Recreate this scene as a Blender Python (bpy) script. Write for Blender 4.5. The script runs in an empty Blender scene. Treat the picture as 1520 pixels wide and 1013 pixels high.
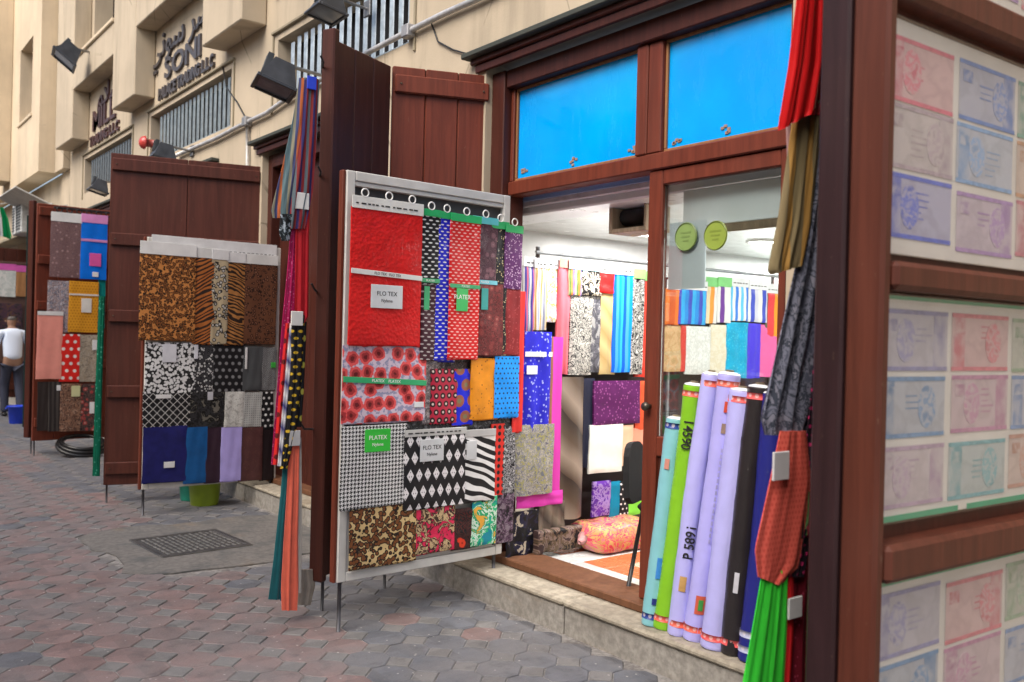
import bpy, math, random
from mathutils import Vector, Matrix
sc = bpy.context.scene
col = sc.collection
R = math.radians
# ------------------------------------------------------------------ camera
F, CX, CY, CAMH = 1345.0, 760.0, 506.5, 1.55          # photograph: 1520 x 1013 pixels
YAW, ROLL, PITCH = R(37.7), R(1.45), R(-.17)
cf = Vector((math.sin(YAW)*math.cos(PITCH), math.cos(YAW)*math.cos(PITCH), math.sin(PITCH)))
cr0 = Vector((math.cos(YAW), -math.sin(YAW), 0)); cu0 = cr0.cross(cf)
cr = cr0*math.cos(ROLL) + cu0*math.sin(ROLL); cu = cu0*math.cos(ROLL) - cr0*math.sin(ROLL)
CAM = Vector((0, 0, CAMH))
cd = bpy.data.cameras.new('camera'); cam = bpy.data.objects.new('camera', cd); col.objects.link(cam)
cam.matrix_world = Matrix(((cr.x, cu.x, -cf.x, 0), (cr.y, cu.y, -cf.y, 0), (cr.z, cu.z, -cf.z, CAMH), (0, 0, 0, 1)))
cd.sensor_width = 36; cd.lens = 36*F/1520; cd.clip_start = .05; cd.clip_end = 3000
cd.dof.use_dof = True; cd.dof.focus_distance = 5.0; cd.dof.aperture_fstop = 2.8
sc.camera = cam
# ------------------------------------------------------------------ light
SUN_EL, SUN_AZ = 48, 254                                # azimuth clockwise from +Y, where the light comes from
w = bpy.data.worlds.new('World'); sc.world = w; w.use_nodes = True
wn = w.node_tree.nodes; bg = wn['Background']
sky = wn.new('ShaderNodeTexSky'); sky.sky_type = 'NISHITA'; sky.sun_disc = False
sky.sun_elevation = R(SUN_EL); sky.sun_rotation = R(SUN_AZ); sky.dust_density = 4; sky.air_density = 1.0; sky.ozone_density = 1.0
w.node_tree.links.new(sky.outputs[0], bg.inputs[0]); bg.inputs[1].default_value = .12
sd = bpy.data.lights.new('sun', 'SUN'); sd.energy = 1.45; sd.angle = R(40); sd.color = (1, .95, .87)
so = bpy.data.objects.new('sun', sd); col.objects.link(so)
sv = Vector((math.sin(R(SUN_AZ))*math.cos(R(SUN_EL)), math.cos(R(SUN_AZ))*math.cos(R(SUN_EL)), math.sin(R(SUN_EL))))
so.rotation_euler = (-sv).to_track_quat('-Z', 'Y').to_euler(); so.location = sv*30
vs = sc.view_settings; vs.view_transform = 'Standard'; vs.look = 'None'; vs.gamma = 1; vs.exposure = .98
try: vs.use_curve_mapping = False
except Exception: pass
# ------------------------------------------------------------------ pixel -> place helpers (a pixel gives a direction only)
def ray(px, py): return cf + cr*((px-CX)/F) + cu*((CY-py)/F)
def on(ax, v, px, py):
    d = ray(px, py); return CAM + d*((v-CAM[ax])/d[ax])
class Plane:
    """upright plane through (x, y) running along direction d; n points to the street camera side"""
    def __init__(s, x, y, ang=0.0):
        s.O = Vector((x, y, 0)); s.d = Vector((math.cos(R(ang)), math.sin(R(ang)), 0)); s.n = Vector((s.d.y, -s.d.x, 0))
    def P(s, a, z, off=0.0): return s.O + s.d*a + s.n*off + Vector((0, 0, z))
    def un(s, px, py, off=0.0):
        d = ray(px, py); o = s.O + s.n*off
        t = (o-CAM).dot(s.n)/d.dot(s.n); p = CAM + d*t
        return (p-s.O).dot(s.d), p.z
# ------------------------------------------------------------------ mesh helpers
class MB:
    def __init__(s): s.v = []; s.f = []; s.uv = []
    def add(s, vs, fs, uvs=None):
        b = len(s.v); s.v += [Vector(q) for q in vs]; s.f += [tuple(b+i for i in q) for q in fs]
        s.uv += list(uvs) if uvs else [(q[0]+q[1], q[2]) for q in vs]
        return s
    def box(s, p0, p1, ch=0.0, M=None):
        """box from corner to corner with chamfered edges; M maps local coordinates to the world"""
        lo = [min(a, b) for a, b in zip(p0, p1)]; hi = [max(a, b) for a, b in zip(p0, p1)]
        c = min([ch] + [(h-l)*.45 for l, h in zip(lo, hi)])
        if c <= 0:
            vs = [(x, y, z) for x in (lo[0], hi[0]) for y in (lo[1], hi[1]) for z in (lo[2], hi[2])]
            fs = [(0, 1, 3, 2), (4, 6, 7, 5), (0, 4, 5, 1), (2, 3, 7, 6), (0, 2, 6, 4), (1, 5, 7, 3)]
        else:
            vs = []; idx = {}
            for i in (0, 1):
                for j in (0, 1):
                    for k in (0, 1):
                        C = ((lo, hi)[i][0], (lo, hi)[j][1], (lo, hi)[k][2]); sg = (1-2*i, 1-2*j, 1-2*k)
                        for a in range(3):
                            q = [C[m] + (0 if m == a else sg[m]*c) for m in range(3)]
                            idx[i, j, k, a] = len(vs); vs.append(tuple(q))
            g = lambda *t: idx[t]; fs = []
            for a, (b, d) in ((0, (1, 2)), (1, (2, 0)), (2, (0, 1))):
                for e in (0, 1):
                    quad = []
                    for (m, n_) in ((0, 0), (1, 0), (1, 1), (0, 1)):
                        t = [0, 0, 0]; t[a] = e; t[b] = m; t[d] = n_; quad.append(g(*t, a))
                    fs.append(tuple(quad if e else quad[::-1]))
                for m in (0, 1):
                    for n_ in (0, 1):       # edge along a
                        t0 = [0, 0, 0]; t0[b] = m; t0[d] = n_; t1 = list(t0); t0[a] = 0; t1[a] = 1
                        q = (g(*t0, b), g(*t1, b), g(*t1, d), g(*t0, d))
                        fs.append(q if (m ^ n_) else q[::-1])
            for i in (0, 1):
                for j in (0, 1):
                    for k in (0, 1):
                        q = (g(i, j, k, 0), g(i, j, k, 1), g(i, j, k, 2)); fs.append(q if (i+j+k) % 2 else q[::-1])
        if M is not None: vs = [M @ Vector(q) for q in vs]
        return s.add(vs, fs)
    def prism(s, poly, M, d):
        n = len(poly); vs = [M @ Vector((x, y, 0)) for x, y in poly] + [M @ Vector((x, y, d)) for x, y in poly]
        fs = [tuple(range(n))[::-1], tuple(range(n, 2*n))] + [(i, (i+1) % n, n+(i+1) % n, n+i) for i in range(n)]
        return s.add(vs, fs)
    def tube(s, pts, r, seg=8, cap=True):
        pts = [Vector(p) for p in pts]; n = len(pts); rs = r if isinstance(r, (list, tuple)) else [r]*n
        vs = []; fs = []; up = None
        for i, p in enumerate(pts):
            t = (pts[min(i+1, n-1)]-pts[max(i-1, 0)]).normalized()
            if up is None:
                up = Vector((0, 0, 1)) if abs(t.z) < .9 else Vector((1, 0, 0))
            a = t.cross(up)
            if a.length < 1e-5: a = t.orthogonal()
            a.normalize(); b = t.cross(a).normalized(); up = -b if b.dot(up) < 0 else b
            b = up; a = b.cross(t).normalized()
            for k in range(seg):
                an = 2*math.pi*k/seg; vs.append(p + (a*math.cos(an)+b*math.sin(an))*rs[i])
        for i in range(n-1):
            for k in range(seg):
                fs.append((i*seg+k, i*seg+(k+1) % seg, (i+1)*seg+(k+1) % seg, (i+1)*seg+k))
        if cap: fs += [tuple(range(seg)), tuple(range((n-1)*seg, n*seg))[::-1]]
        uv = []
        L = 0
        for i in range(n):
            if i: L += (pts[i]-pts[i-1]).length
            uv += [(k/seg*2*math.pi*rs[i], L) for k in range(seg)]
        return s.add(vs, fs, uv)
    def lathe(s, prof, c, seg=20, M=None):
        vs = []; fs = []; n = len(prof)
        for (r, z) in prof:
            for k in range(seg):
                a = 2*math.pi*k/seg; q = Vector((r*math.cos(a), r*math.sin(a), z)); vs.append((M @ q if M is not None else q) + Vector(c))
        for i in range(n-1):
            for k in range(seg): fs.append((i*seg+k, i*seg+(k+1) % seg, (i+1)*seg+(k+1) % seg, (i+1)*seg+k))
        fs += [tuple(range(seg))[::-1], tuple(range((n-1)*seg, n*seg))]
        return s.add(vs, fs)
    def torus(s, c, U, V, r0, r1, seg=18, sub=8):
        c, U, V = Vector(c), Vector(U), Vector(V); N = U.cross(V); vs = []; fs = []
        for i in range(seg):
            a = 2*math.pi*i/seg; q = U*math.cos(a)+V*math.sin(a)
            for k in range(sub):
                b = 2*math.pi*k/sub; vs.append(c + q*(r0+r1*math.cos(b)) + N*r1*math.sin(b))
        for i in range(seg):
            for k in range(sub):
                fs.append((i*sub+k, ((i+1) % seg)*sub+k, ((i+1) % seg)*sub+(k+1) % sub, i*sub+(k+1) % sub))
        return s.add(vs, fs)
    def build(s, name, mat, parent=None, smooth=False, loc=None):
        base = parent['_w'] if parent is not None and '_w' in parent else (0, 0, 0)
        base = Vector(base)
        org = Vector(loc) if loc is not None else base
        me = bpy.data.meshes.new(name); me.from_pydata([q-org for q in s.v], [], s.f)
        uvl = me.uv_layers.new(name='uv')
        flat = []
        for l in me.loops: flat += s.uv[l.vertex_index]
        uvl.data.foreach_set('uv', flat)
        if smooth: me.polygons.foreach_set('use_smooth', [True]*len(me.polygons))
        me.materials.append(mat); me.update()
        o = bpy.data.objects.new(name, me); col.objects.link(o)
        o.location = org-base if parent is not None else org
        o['_w'] = tuple(org)
        if parent is not None: o.parent = parent
        return o
def tag(o, label, cat, group=None):
    o['label'] = label; o['category'] = cat
    if group: o['group'] = group
    return o
def struct(o, kind='structure'): o['kind'] = kind; return o
def thing(name, label, cat, loc, group=None):
    o = bpy.data.objects.new(name, None); o.empty_display_size = .1; col.objects.link(o)
    o.location = loc; o['_w'] = tuple(loc); return tag(o, label, cat, group)
def frame(O, U, V):
    U = Vector(U).normalized(); V = Vector(V).normalized(); N = U.cross(V); O = Vector(O)
    return Matrix(((U.x, V.x, N.x, O.x), (U.y, V.y, N.y, O.y), (U.z, V.z, N.z, O.z), (0, 0, 0, 1)))
def text_mb(txt, size, M, ext=.001, align='CENTER', bold=0.0, mb=None):
    c = bpy.data.curves.new('t', 'FONT'); c.body = txt; c.size = size; c.extrude = ext; c.align_x = align; c.align_y = 'CENTER'; c.resolution_u = 3; c.offset = bold
    o = bpy.data.objects.new('t', c); col.objects.link(o)
    dg = bpy.context.evaluated_depsgraph_get(); me = bpy.data.meshes.new_from_object(o.evaluated_get(dg))
    mb = mb or MB()
    mb.add([M @ v.co for v in me.vertices], [tuple(p.vertices) for p in me.polygons])
    wd = max([v.co.x for v in me.vertices] + [0]) - min([v.co.x for v in me.vertices] + [0])
    bpy.data.objects.remove(o); bpy.data.curves.remove(c); bpy.data.meshes.remove(me)
    return mb, wd
# ------------------------------------------------------------------ materials
class NT:
    def __init__(s, name):
        s.mat = bpy.data.materials.new(name); s.mat.use_nodes = True; s.t = s.mat.node_tree; s.n = s.t.nodes
        s.b = s.n['Principled BSDF']; s._uv = None
    def link(s, a, b): s.t.links.new(a, b)
    def put(s, sock, v):
        if hasattr(v, 'is_output'): s.link(v, sock)
        elif isinstance(v, (tuple, list)) and len(v) == 3 and sock.type == 'RGBA': sock.default_value = (*v, 1)
        else: sock.default_value = v
    def m(s, op, a, b=None, c=None):
        q = s.n.new('ShaderNodeMath'); q.operation = op
        for i, x in enumerate((a, b, c)):
            if x is not None: s.put(q.inputs[i], x)
        return q.outputs[0]
    def uv(s):
        if s._uv is None:
            q = s.n.new('ShaderNodeUVMap'); sp = s.n.new('ShaderNodeSeparateXYZ'); s.link(q.outputs[0], sp.inputs[0]); s._uv = (q.outputs[0], sp.outputs[0], sp.outputs[1])
        return s._uv
    def pos(s):
        q = s.n.new('ShaderNodeNewGeometry'); return q.outputs['Position']
    def scale(s, vec, sv):
        q = s.n.new('ShaderNodeVectorMath'); q.operation = 'MULTIPLY'; s.link(vec, q.inputs[0]); q.inputs[1].default_value = sv if isinstance(sv, tuple) else (sv,)*3; return q.outputs[0]
    def comb(s, x, y, z=0.0):
        q = s.n.new('ShaderNodeCombineXYZ'); s.put(q.inputs[0], x); s.put(q.inputs[1], y); s.put(q.inputs[2], z); return q.outputs[0]
    def mix(s, f, a, b):
        q = s.n.new('ShaderNodeMix'); q.data_type = 'RGBA'; s.put(q.inputs[0], f); s.put(q.inputs[6], a); s.put(q.inputs[7], b); return q.outputs[2]
    def noise(s, vec, sc_, det=3, rough=.55, dist=0.0):
        q = s.n.new('ShaderNodeTexNoise'); s.link(vec, q.inputs['Vector']); q.inputs['Scale'].default_value = sc_; q.inputs['Detail'].default_value = det; q.inputs['Roughness'].default_value = rough; q.inputs['Distortion'].default_value = dist; return q.outputs[0]
    def vor(s, vec, sc_, feat='F1', out='Distance', rnd=1.0, dim='3D'):
        q = s.n.new('ShaderNodeTexVoronoi'); q.voronoi_dimensions = dim; q.feature = feat; s.link(vec, q.inputs['Vector']); q.inputs['Scale'].default_value = sc_; q.inputs['Randomness'].default_value = rnd; return q.outputs[out]
    def ramp(s, f, stops, const=False):
        q = s.n.new('ShaderNodeValToRGB'); cr_ = q.color_ramp; cr_.interpolation = 'CONSTANT' if const else 'LINEAR'
        while len(cr_.elements) < len(stops): cr_.elements.new(.5)
        for e, (p, c) in zip(cr_.elements, stops): e.position = p; e.color = (*c, 1) if len(c) == 3 else c
        s.put(q.inputs[0], f); return q.outputs[0]
    def sm(s, x, a, b):
        q = s.n.new('ShaderNodeMapRange'); q.interpolation_type = 'SMOOTHSTEP'; s.put(q.inputs[0], x); q.inputs[1].default_value = a; q.inputs[2].default_value = b; return q.outputs[0]
    def bump(s, h, st=.3, d=.01, tgt='Normal'):
        q = s.n.new('ShaderNodeBump'); q.inputs['Strength'].default_value = st; q.inputs['Distance'].default_value = d; s.link(h, q.inputs['Height']); s.link(q.outputs[0], s.b.inputs[tgt]); return q
    def set(s, **k):
        for a, v in k.items(): s.put(s.b.inputs[a.replace('_', ' ')], v)
        return s.mat
def S(r, g, b):
    f = lambda c: (c/255/12.92 if c/255 <= .04045 else ((c/255+.055)/1.055)**2.4)
    return (f(r), f(g), f(b))
def lin(c, k): return tuple(min(1, x*k) for x in c)
_mc = {}
def cached(fn):
    def g(*a, **k):
        key = (fn.__name__, repr(a), repr(k))
        if key not in _mc: _mc[key] = fn(*a, **k)
        return _mc[key]
    return g
@cached
def paint(c, rough=.5, metal=0.0, var=.12, bump=0.05, scale=9.0):
    t = NT('paint'); p = t.pos(); n = t.noise(p, scale, 4)
    c2 = t.mix(t.sm(n, .3, .7), lin(c, 1-var), lin(c, 1+var)); n2 = t.noise(p, scale*14, 3)
    t.set(Base_Color=c2, Roughness=t.m('MULTIPLY_ADD', n, .25, rough-.12), Metallic=metal)
    if bump: t.bump(n2, bump, .004)
    return t.mat
@cached
def wood(c, rough=.42, dust=.25):
    t = NT('varnished_wood'); p = t.pos(); g = t.noise(t.scale(p, (26, 26, 1.6)), 1.0, 5, .6, .6)
    fine = t.noise(t.scale(p, (110, 110, 5)), 1.0, 3); blot = t.noise(p, 2.3, 4)
    a = t.mix(t.sm(g, .32, .7), lin(c, .78), lin(c, 1.12)); a = t.mix(t.m('MULTIPLY', t.sm(blot, .5, .78), dust*.6), a, (.13, .06, .042)); t.b.inputs['Specular IOR Level'].default_value = .28
    scr = t.sm(t.noise(t.scale(p, (9, 9, 3)), 6, 6, .7), .64, .72); drip = t.sm(t.noise(t.scale(p, (7, 7, .5)), 1.3, 5, .6), .5, .75); a = t.mix(t.m('MULTIPLY', drip, .35), a, lin(c, .45)); a = t.mix(t.m('MULTIPLY', scr, .25), a, (.26, .17, .12))
    t.set(Base_Color=a, Roughness=t.m('MULTIPLY_ADD', blot, .35, rough-.12)); t.bump(t.m('ADD', g, t.m('MULTIPLY', fine, .5)), .25, .003); return t.mat
@cached
def plaster(c, stain=.5):
    t = NT('plaster'); p = t.pos(); n = t.noise(p, 1.1, 6, .6); streak = t.noise(t.scale(p, (3.2, 3.2, .35)), 1.0, 5, .65); fine = t.noise(p, 60, 4, .6)
    a = t.mix(t.sm(n, .3, .72), lin(c, .88), lin(c, 1.08)); a = t.mix(t.m('MULTIPLY', t.sm(streak, .47, .74), stain), a, lin(c, .52)); ck = t.m('LESS_THAN', t.vor(t.scale(p, (1, 1, .6)), .9, 'DISTANCE_TO_EDGE'), .0035); a = t.mix(t.m('MULTIPLY', t.m('MULTIPLY', ck, t.sm(n, .5, .6)), .6), a, lin(c, .35))
    t.set(Base_Color=a, Roughness=.88); t.bump(t.m('ADD', fine, t.m('MULTIPLY', n, .8)), .22, .006); return t.mat
@cached
def concrete(c, stain=(.10, .085, .07), k=.55):
    t = NT('concrete'); p = t.pos(); n = t.noise(p, 3.2, 7, .62); n2 = t.noise(p, 24, 5, .65); n3 = t.noise(t.scale(p, (2, 1.2, 7)), 1.4, 5)
    a = t.mix(t.sm(n2, .3, .72), lin(c, .72), lin(c, 1.22)); a = t.mix(t.m('MULTIPLY', t.sm(n, .45, .68), k), a, stain); a = t.mix(t.m('MULTIPLY', t.sm(n3, .55, .75), .4), a, (.26, .18, .10))
    t.set(Base_Color=a, Roughness=.85); t.bump(t.m('ADD', n2, n), .35, .008); return t.mat
@cached
def paver_mat(c, var=.3):
    t = NT('paver'); p = t.pos()
    sn = t.n.new('ShaderNodeVectorMath'); sn.operation = 'SNAP'; t.link(p, sn.inputs[0]); sn.inputs[1].default_value = (.11, .11, 9)
    wn_ = t.n.new('ShaderNodeTexWhiteNoise'); wn_.noise_dimensions = '2D'; t.link(sn.outputs[0], wn_.inputs['Vector'])
    a = t.mix(wn_.outputs[0], lin(c, 1-var), lin(c, 1+var))
    d = t.noise(p, 1.6, 6, .65); f = t.noise(p, 70, 4, .7); g = t.noise(p, 9, 5, .6)
    a = t.mix(t.m('MULTIPLY', t.sm(d, .33, .66), .7), a, (.165, .158, .160)); a = t.mix(t.m('MULTIPLY', t.sm(g, .5, .72), .5), a, (.06, .06, .066)); a = t.mix(t.m('MULTIPLY', t.sm(t.noise(p, 30, 5, .7), .56, .7), .4), a, (.2, .187, .18))
    sp = t.vor(p, 16); a = t.mix(t.m('MULTIPLY', t.m('LESS_THAN', sp, .09), .75), a, (.42, .40, .37))
    t.set(Base_Color=a, Roughness=t.m('MULTIPLY_ADD', g, .4, .45)); t.bump(t.m('ADD', f, g), .5, .006); return t.mat
@cached
def metal(c, rough=.45, m=.8): return paint(c, rough, m, .18, .06, 14)
@cached
def plastic(c, rough=.35): return paint(c, rough, 0.0, .08, .02, 8)
@cached
def glass(tint=(.93, .97, .96), refl=.9):
    t = NT('glass'); tr = t.n.new('ShaderNodeBsdfTransparent'); tr.inputs[0].default_value = (*tint, 1); gl = t.n.new('ShaderNodeBsdfGlossy'); gl.inputs['Roughness'].default_value = .02
    lw = t.n.new('ShaderNodeFresnel'); lw.inputs[0].default_value = 1.45; mx = t.n.new('ShaderNodeMixShader'); t.link(t.m('MULTIPLY', lw.outputs[0], refl), mx.inputs[0]); t.link(tr.outputs[0], mx.inputs[1]); t.link(gl.outputs[0], mx.inputs[2])
    t.link(mx.outputs[0], t.n['Material Output'].inputs[0]); return t.mat
@cached
def film():
    t = NT('plastic_film'); tr = t.n.new('ShaderNodeBsdfTransparent'); tr.inputs[0].default_value = (.97, .97, .97, 1); gl = t.n.new('ShaderNodeBsdfGlossy'); gl.inputs['Roughness'].default_value = .12
    bp = t.n.new('ShaderNodeBump'); bp.inputs['Strength'].default_value = .25; bp.inputs['Distance'].default_value = .008; t.link(t.noise(t.pos(), 9, 5, .6, 1.0), bp.inputs['Height']); t.link(bp.outputs[0], gl.inputs['Normal'])
    fr = t.n.new('ShaderNodeFresnel'); fr.inputs[0].default_value = 1.5; t.link(bp.outputs[0], fr.inputs['Normal']); mx = t.n.new('ShaderNodeMixShader'); t.link(t.m('MINIMUM', t.m('MULTIPLY', fr.outputs[0], .35), .12), mx.inputs[0]); t.link(tr.outputs[0], mx.inputs[1]); t.link(gl.outputs[0], mx.inputs[2]); t.link(mx.outputs[0], t.n['Material Output'].inputs[0]); return t.mat
@cached
def lamp(c, k):
    t = NT('lamp_glow'); t.set(Base_Color=(.8, .8, .8), Emission_Color=(*c, 1), Emission_Strength=k); return t.mat
# cloth prints -------------------------------------------------------------
def cell(t, scu, scv, stag=True):
    _, u, v = t.uv(); a = t.m('MULTIPLY', u, scu); b = t.m('MULTIPLY', v, scv); fb = t.m('FLOOR', b)
    if stag: a = t.m('ADD', a, t.m('MULTIPLY', t.m('FLOORED_MODULO', fb, 2.0), .5))
    return t.m('SUBTRACT', t.m('FRACT', a), .5), t.m('SUBTRACT', t.m('FRACT', b), .5)
def leng(t, x, y): return t.m('SQRT', t.m('ADD', t.m('MULTIPLY', x, x), t.m('MULTIPLY', y, y)))
def p_plain(t, c, k=.12): return t.mix(t.noise(t.uv()[0], 14, 4), lin(c, 1-k), lin(c, 1+k))
def p_dots(t, bgc, fg, s=30, r=.28, asp=1.0, stag=True):
    x, y = cell(t, s, s*asp, stag); d = leng(t, x, y); return t.mix(t.sm(d, r+.06, r-.06), p_plain(t, bgc), fg)
def p_dash(t, bgc, fg, s=22):
    x, y = cell(t, s, s*2.2); d = leng(t, x, t.m('MULTIPLY', y, 1.3)); return t.mix(t.sm(d, .34, .2), p_plain(t, bgc, .25), fg)
def p_rings(t, bgc, c1, c2, s=16):
    x, y = cell(t, s, s); d = leng(t, x, y); a = t.mix(t.sm(d, .40, .36), p_plain(t, bgc), c1); return t.mix(t.sm(d, .17, .13), a, c2)
def p_lattice(t, bgc, ln, s=18, wd=.09):
    _, u, v = t.uv(); a = t.m('MULTIPLY', t.m('ADD', u, v), s); b = t.m('MULTIPLY', t.m('SUBTRACT', u, v), s)
    f = t.m('MAXIMUM', t.m('LESS_THAN', t.m('FRACT', a), wd*1.6), t.m('LESS_THAN', t.m('FRACT', b), wd*1.6)); return t.mix(f, p_plain(t, bgc, .3), ln)
def p_argyle(t, bgc, fg, s=14):
    x, y = cell(t, s, s*.62); d = t.m('ADD', t.m('ABSOLUTE', x), t.m('ABSOLUTE', y)); x2, y2 = cell(t, s*4, s*2.5)
    d2 = t.m('ADD', t.m('ABSOLUTE', x2), t.m('ABSOLUTE', y2)); fgm = t.mix(t.m('LESS_THAN', d2, .22), fg, lin(bgc, 6)); return t.mix(t.sm(d, .40, .37), bgc, fgm)
def p_hound(t, bgc, fg, s=30):
    _, u, v = t.uv(); X = t.m('FLOOR', t.m('MULTIPLY', u, s*8)); Y = t.m('FLOOR', t.m('MULTIPLY', v, s*8))
    wa = t.m('LESS_THAN', t.m('FLOORED_MODULO', X, 8.0), 4.0); we = t.m('LESS_THAN', t.m('FLOORED_MODULO', Y, 8.0), 4.0)
    k = t.m('LESS_THAN', t.m('FLOORED_MODULO', t.m('ADD', X, Y), 4.0), 2.0); f = t.m('ADD', t.m('MULTIPLY', wa, k), t.m('MULTIPLY', we, t.m('SUBTRACT', 1.0, k))); return t.mix(f, bgc, fg)
def p_leopard(t, base, mid, dark, s=30, thr=.5):
    uvv = t.uv()[0]; n = t.noise(uvv, s*1.2, 3); d = t.m('ADD', t.vor(uvv, s), t.m('MULTIPLY', t.m('SUBTRACT', n, .5), .38)); tone = t.noise(uvv, 5, 3)
    b = t.mix(tone, lin(base, .75), lin(base, 1.25)); a = t.mix(t.sm(d, thr, thr-.08), b, dark); return t.mix(t.sm(d, thr-.2, thr-.28), a, mid)
def p_tiger(t, base, dark, s=14, dist=5.0, rot=.35, bal=.5):
    _, u, v = t.uv(); q = t.n.new('ShaderNodeTexWave'); q.inputs['Scale'].default_value = s; q.inputs['Distortion'].default_value = dist; q.inputs['Detail'].default_value = 2; q.inputs['Detail Scale'].default_value = .9
    vec = t.comb(t.m('MULTIPLY_ADD', u, rot, v), t.m('MULTIPLY', u, .5), 0.0); t.link(vec, q.inputs['Vector']); q.bands_direction = 'X'
    f = t.sm(q.outputs['Fac'], bal-.06, bal+.06); return t.mix(f, dark, t.mix(t.noise(t.uv()[0], 9, 3), lin(base, .7), lin(base, 1.2)))
def p_floral(t, bgc, pet, core, leaf, s=14, r=.42):
    uvv = t.uv()[0]; nv = t.n.new('ShaderNodeMix'); nv.data_type = 'VECTOR'
    w_ = t.noise(uvv, s*2.2, 2); d = t.m('ADD', t.vor(uvv, s, rnd=.75), t.m('MULTIPLY', t.m('SUBTRACT', w_, .5), .3)); lf = t.noise(uvv, s*3.4, 3)
    a = t.mix(t.sm(lf, .5, .58), bgc, leaf); a = t.mix(t.sm(d, r, r-.06), a, pet); a = t.mix(t.sm(t.m('FRACT', t.m('MULTIPLY', d, 9.0)), .5, .7), a, t.mix(.25, a, core)); return t.mix(t.sm(d, r*.42, r*.3), a, core)
def p_mottle(t, *cs, s=22):
    n = t.noise(t.uv()[0], s, 4, .65, .8); k = len(cs); return t.ramp(t.sm(n, .28, .72), [(i/k, c) for i, c in enumerate(cs)], True)
def p_stripes(t, *cs, s=10, wob=.01):
    _, u, v = t.uv(); n = t.noise(t.uv()[0], 5, 2); x = t.m('FRACT', t.m('MULTIPLY', t.m('MULTIPLY_ADD', n, wob, u), s)); k = len(cs); return t.ramp(x, [(i/k, c) for i, c in enumerate(cs)], True)
def p_bands(t, *cs, s=3):
    _, u, v = t.uv(); n = t.noise(t.uv()[0], 4, 2); x = t.m('FRACT', t.m('MULTIPLY', t.m('ADD', t.m('MULTIPLY_ADD', u, .9, v), t.m('MULTIPLY', n, .06)), s)); k = len(cs)-1; return t.ramp(x, [(i/k, c) for i, c in enumerate(cs)])
def p_glit(t, c, fg, s=60, r=.3):
    uvv = t.uv()[0]; d = t.vor(uvv, s); n = t.noise(uvv, 10, 3); return t.mix(t.sm(d, r, r-.12), t.mix(n, lin(c, .55), lin(c, 1.35)), fg)
def p_roses(t, bgc, pet, core, leaf, s=14):
    uvv = t.uv()[0]; a = t.mix(t.sm(t.noise(uvv, s*3.2, 3), .48, .56), bgc, leaf); w_ = t.m('MULTIPLY', t.m('SUBTRACT', t.noise(uvv, s*2.6, 2), .5), .34)
    d = t.m('ADD', t.vor(uvv, s, rnd=.55, dim='2D'), w_); a = t.mix(t.sm(d, .50, .44), a, pet); a = t.mix(t.m('MULTIPLY', t.sm(d, .32, .26), .85), a, lin(core, 2.2)); return t.mix(t.sm(d, .17, .10), a, core)
def p_soft(t, *cs, s=6):
    n = t.noise(t.uv()[0], s, 3, .5, .3); k = len(cs)-1; return t.ramp(t.sm(n, .3, .7), [(i/k, c) for i, c in enumerate(cs)])
PK = dict(soft=p_soft, roses=p_roses, plain=p_plain, dots=p_dots, dash=p_dash, rings=p_rings, lattice=p_lattice, argyle=p_argyle, hound=p_hound, leopard=p_leopard, tiger=p_tiger, floral=p_floral, mottle=p_mottle, stripes=p_stripes, bands=p_bands, glit=p_glit)
@cached
def cloth(kind, *cs, coat=.22, emb=0.0, rough=.75, sheen=.0, **kw):
    t = NT('cloth_'+kind); c = PK[kind](t, *cs, **kw); uvv = t.uv()[0]
    t.set(Base_Color=c, Roughness=rough, Coat_Weight=coat, Coat_Roughness=.16); t.b.inputs['Sheen Weight'].default_value = sheen; t.b.inputs['Specular IOR Level'].default_value = .18
    wv = t.noise(t.scale(uvv, (330, 330, 1)), 1.0, 2); cre = t.noise(uvv, 13, 5, .6, .4); h = t.m('ADD', t.m('MULTIPLY', wv, .25), cre)
    if emb: h = t.m('ADD', h, t.m('MULTIPLY', t.vor(uvv, emb), .9))
    t.bump(h, .75 if emb else .3, .006 if emb else .004)
    if coat:
        q = t.bump(t.noise(uvv, 7, 5, .62, .9), .55, .02, 'Coat Normal')
    return t.mat
# ------------------------------------------------------------------ palette
BEIGE = S(186, 171, 148); BEIGE2 = S(208, 190, 162)
WOODR = (.155, .034, .018); WOODD = (.068, .017, .011); WOODM = (.09, .026, .017)
m_wood = wood(WOODR); m_woodd = wood(WOODD, .45); m_woodm = wood(WOODM)
m_black = plastic((.012, .012, .014), .4); m_steel = metal((.42, .44, .46), .4); m_dark = paint((.012, .01, .01), .7)
m_white = plastic((.78, .78, .76), .45); m_card = paint((.75, .75, .73), .6, 0.0, .06)
m_wall = plaster(BEIGE); m_wall2 = plaster(BEIGE2, .3)
m_trim = plaster(S(150, 140, 118), .5)
rnd = random.Random(7)
XW = 3.30                                                  # street face of the shop wall
# ------------------------------------------------------------------ ground and pavement
g = MB().add([(-400, -400, -.007), (400, -400, -.007), (400, 400, -.007), (-400, 400, -.007)], [(0, 1, 2, 3)])
t = NT('joint_sand'); p = t.pos(); n = t.noise(p, 3, 6, .65); n2 = t.noise(p, 45, 4)
t.set(Base_Color=t.mix(t.sm(t.m('MULTIPLY_ADD', n2, .4, t.m('MULTIPLY', n, .6)), .35, .65), (.13, .12, .115), (.33, .315, .30)), Roughness=.95); t.bump(n2, .4, .006)
struct(g.build('ground', t.mat))
PP, CC, GAP = .225, .078, .006                              # octagon and square paving
oct_ = [(PP/2-CC, -PP/2), (PP/2, -PP/2+CC), (PP/2, PP/2-CC), (PP/2-CC, PP/2), (-PP/2+CC, PP/2), (-PP/2, PP/2-CC), (-PP/2, -PP/2+CC), (-PP/2+CC, -PP/2)]
sq_ = [(CC, 0), (0, CC), (-CC, 0), (0, -CC)]
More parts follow.
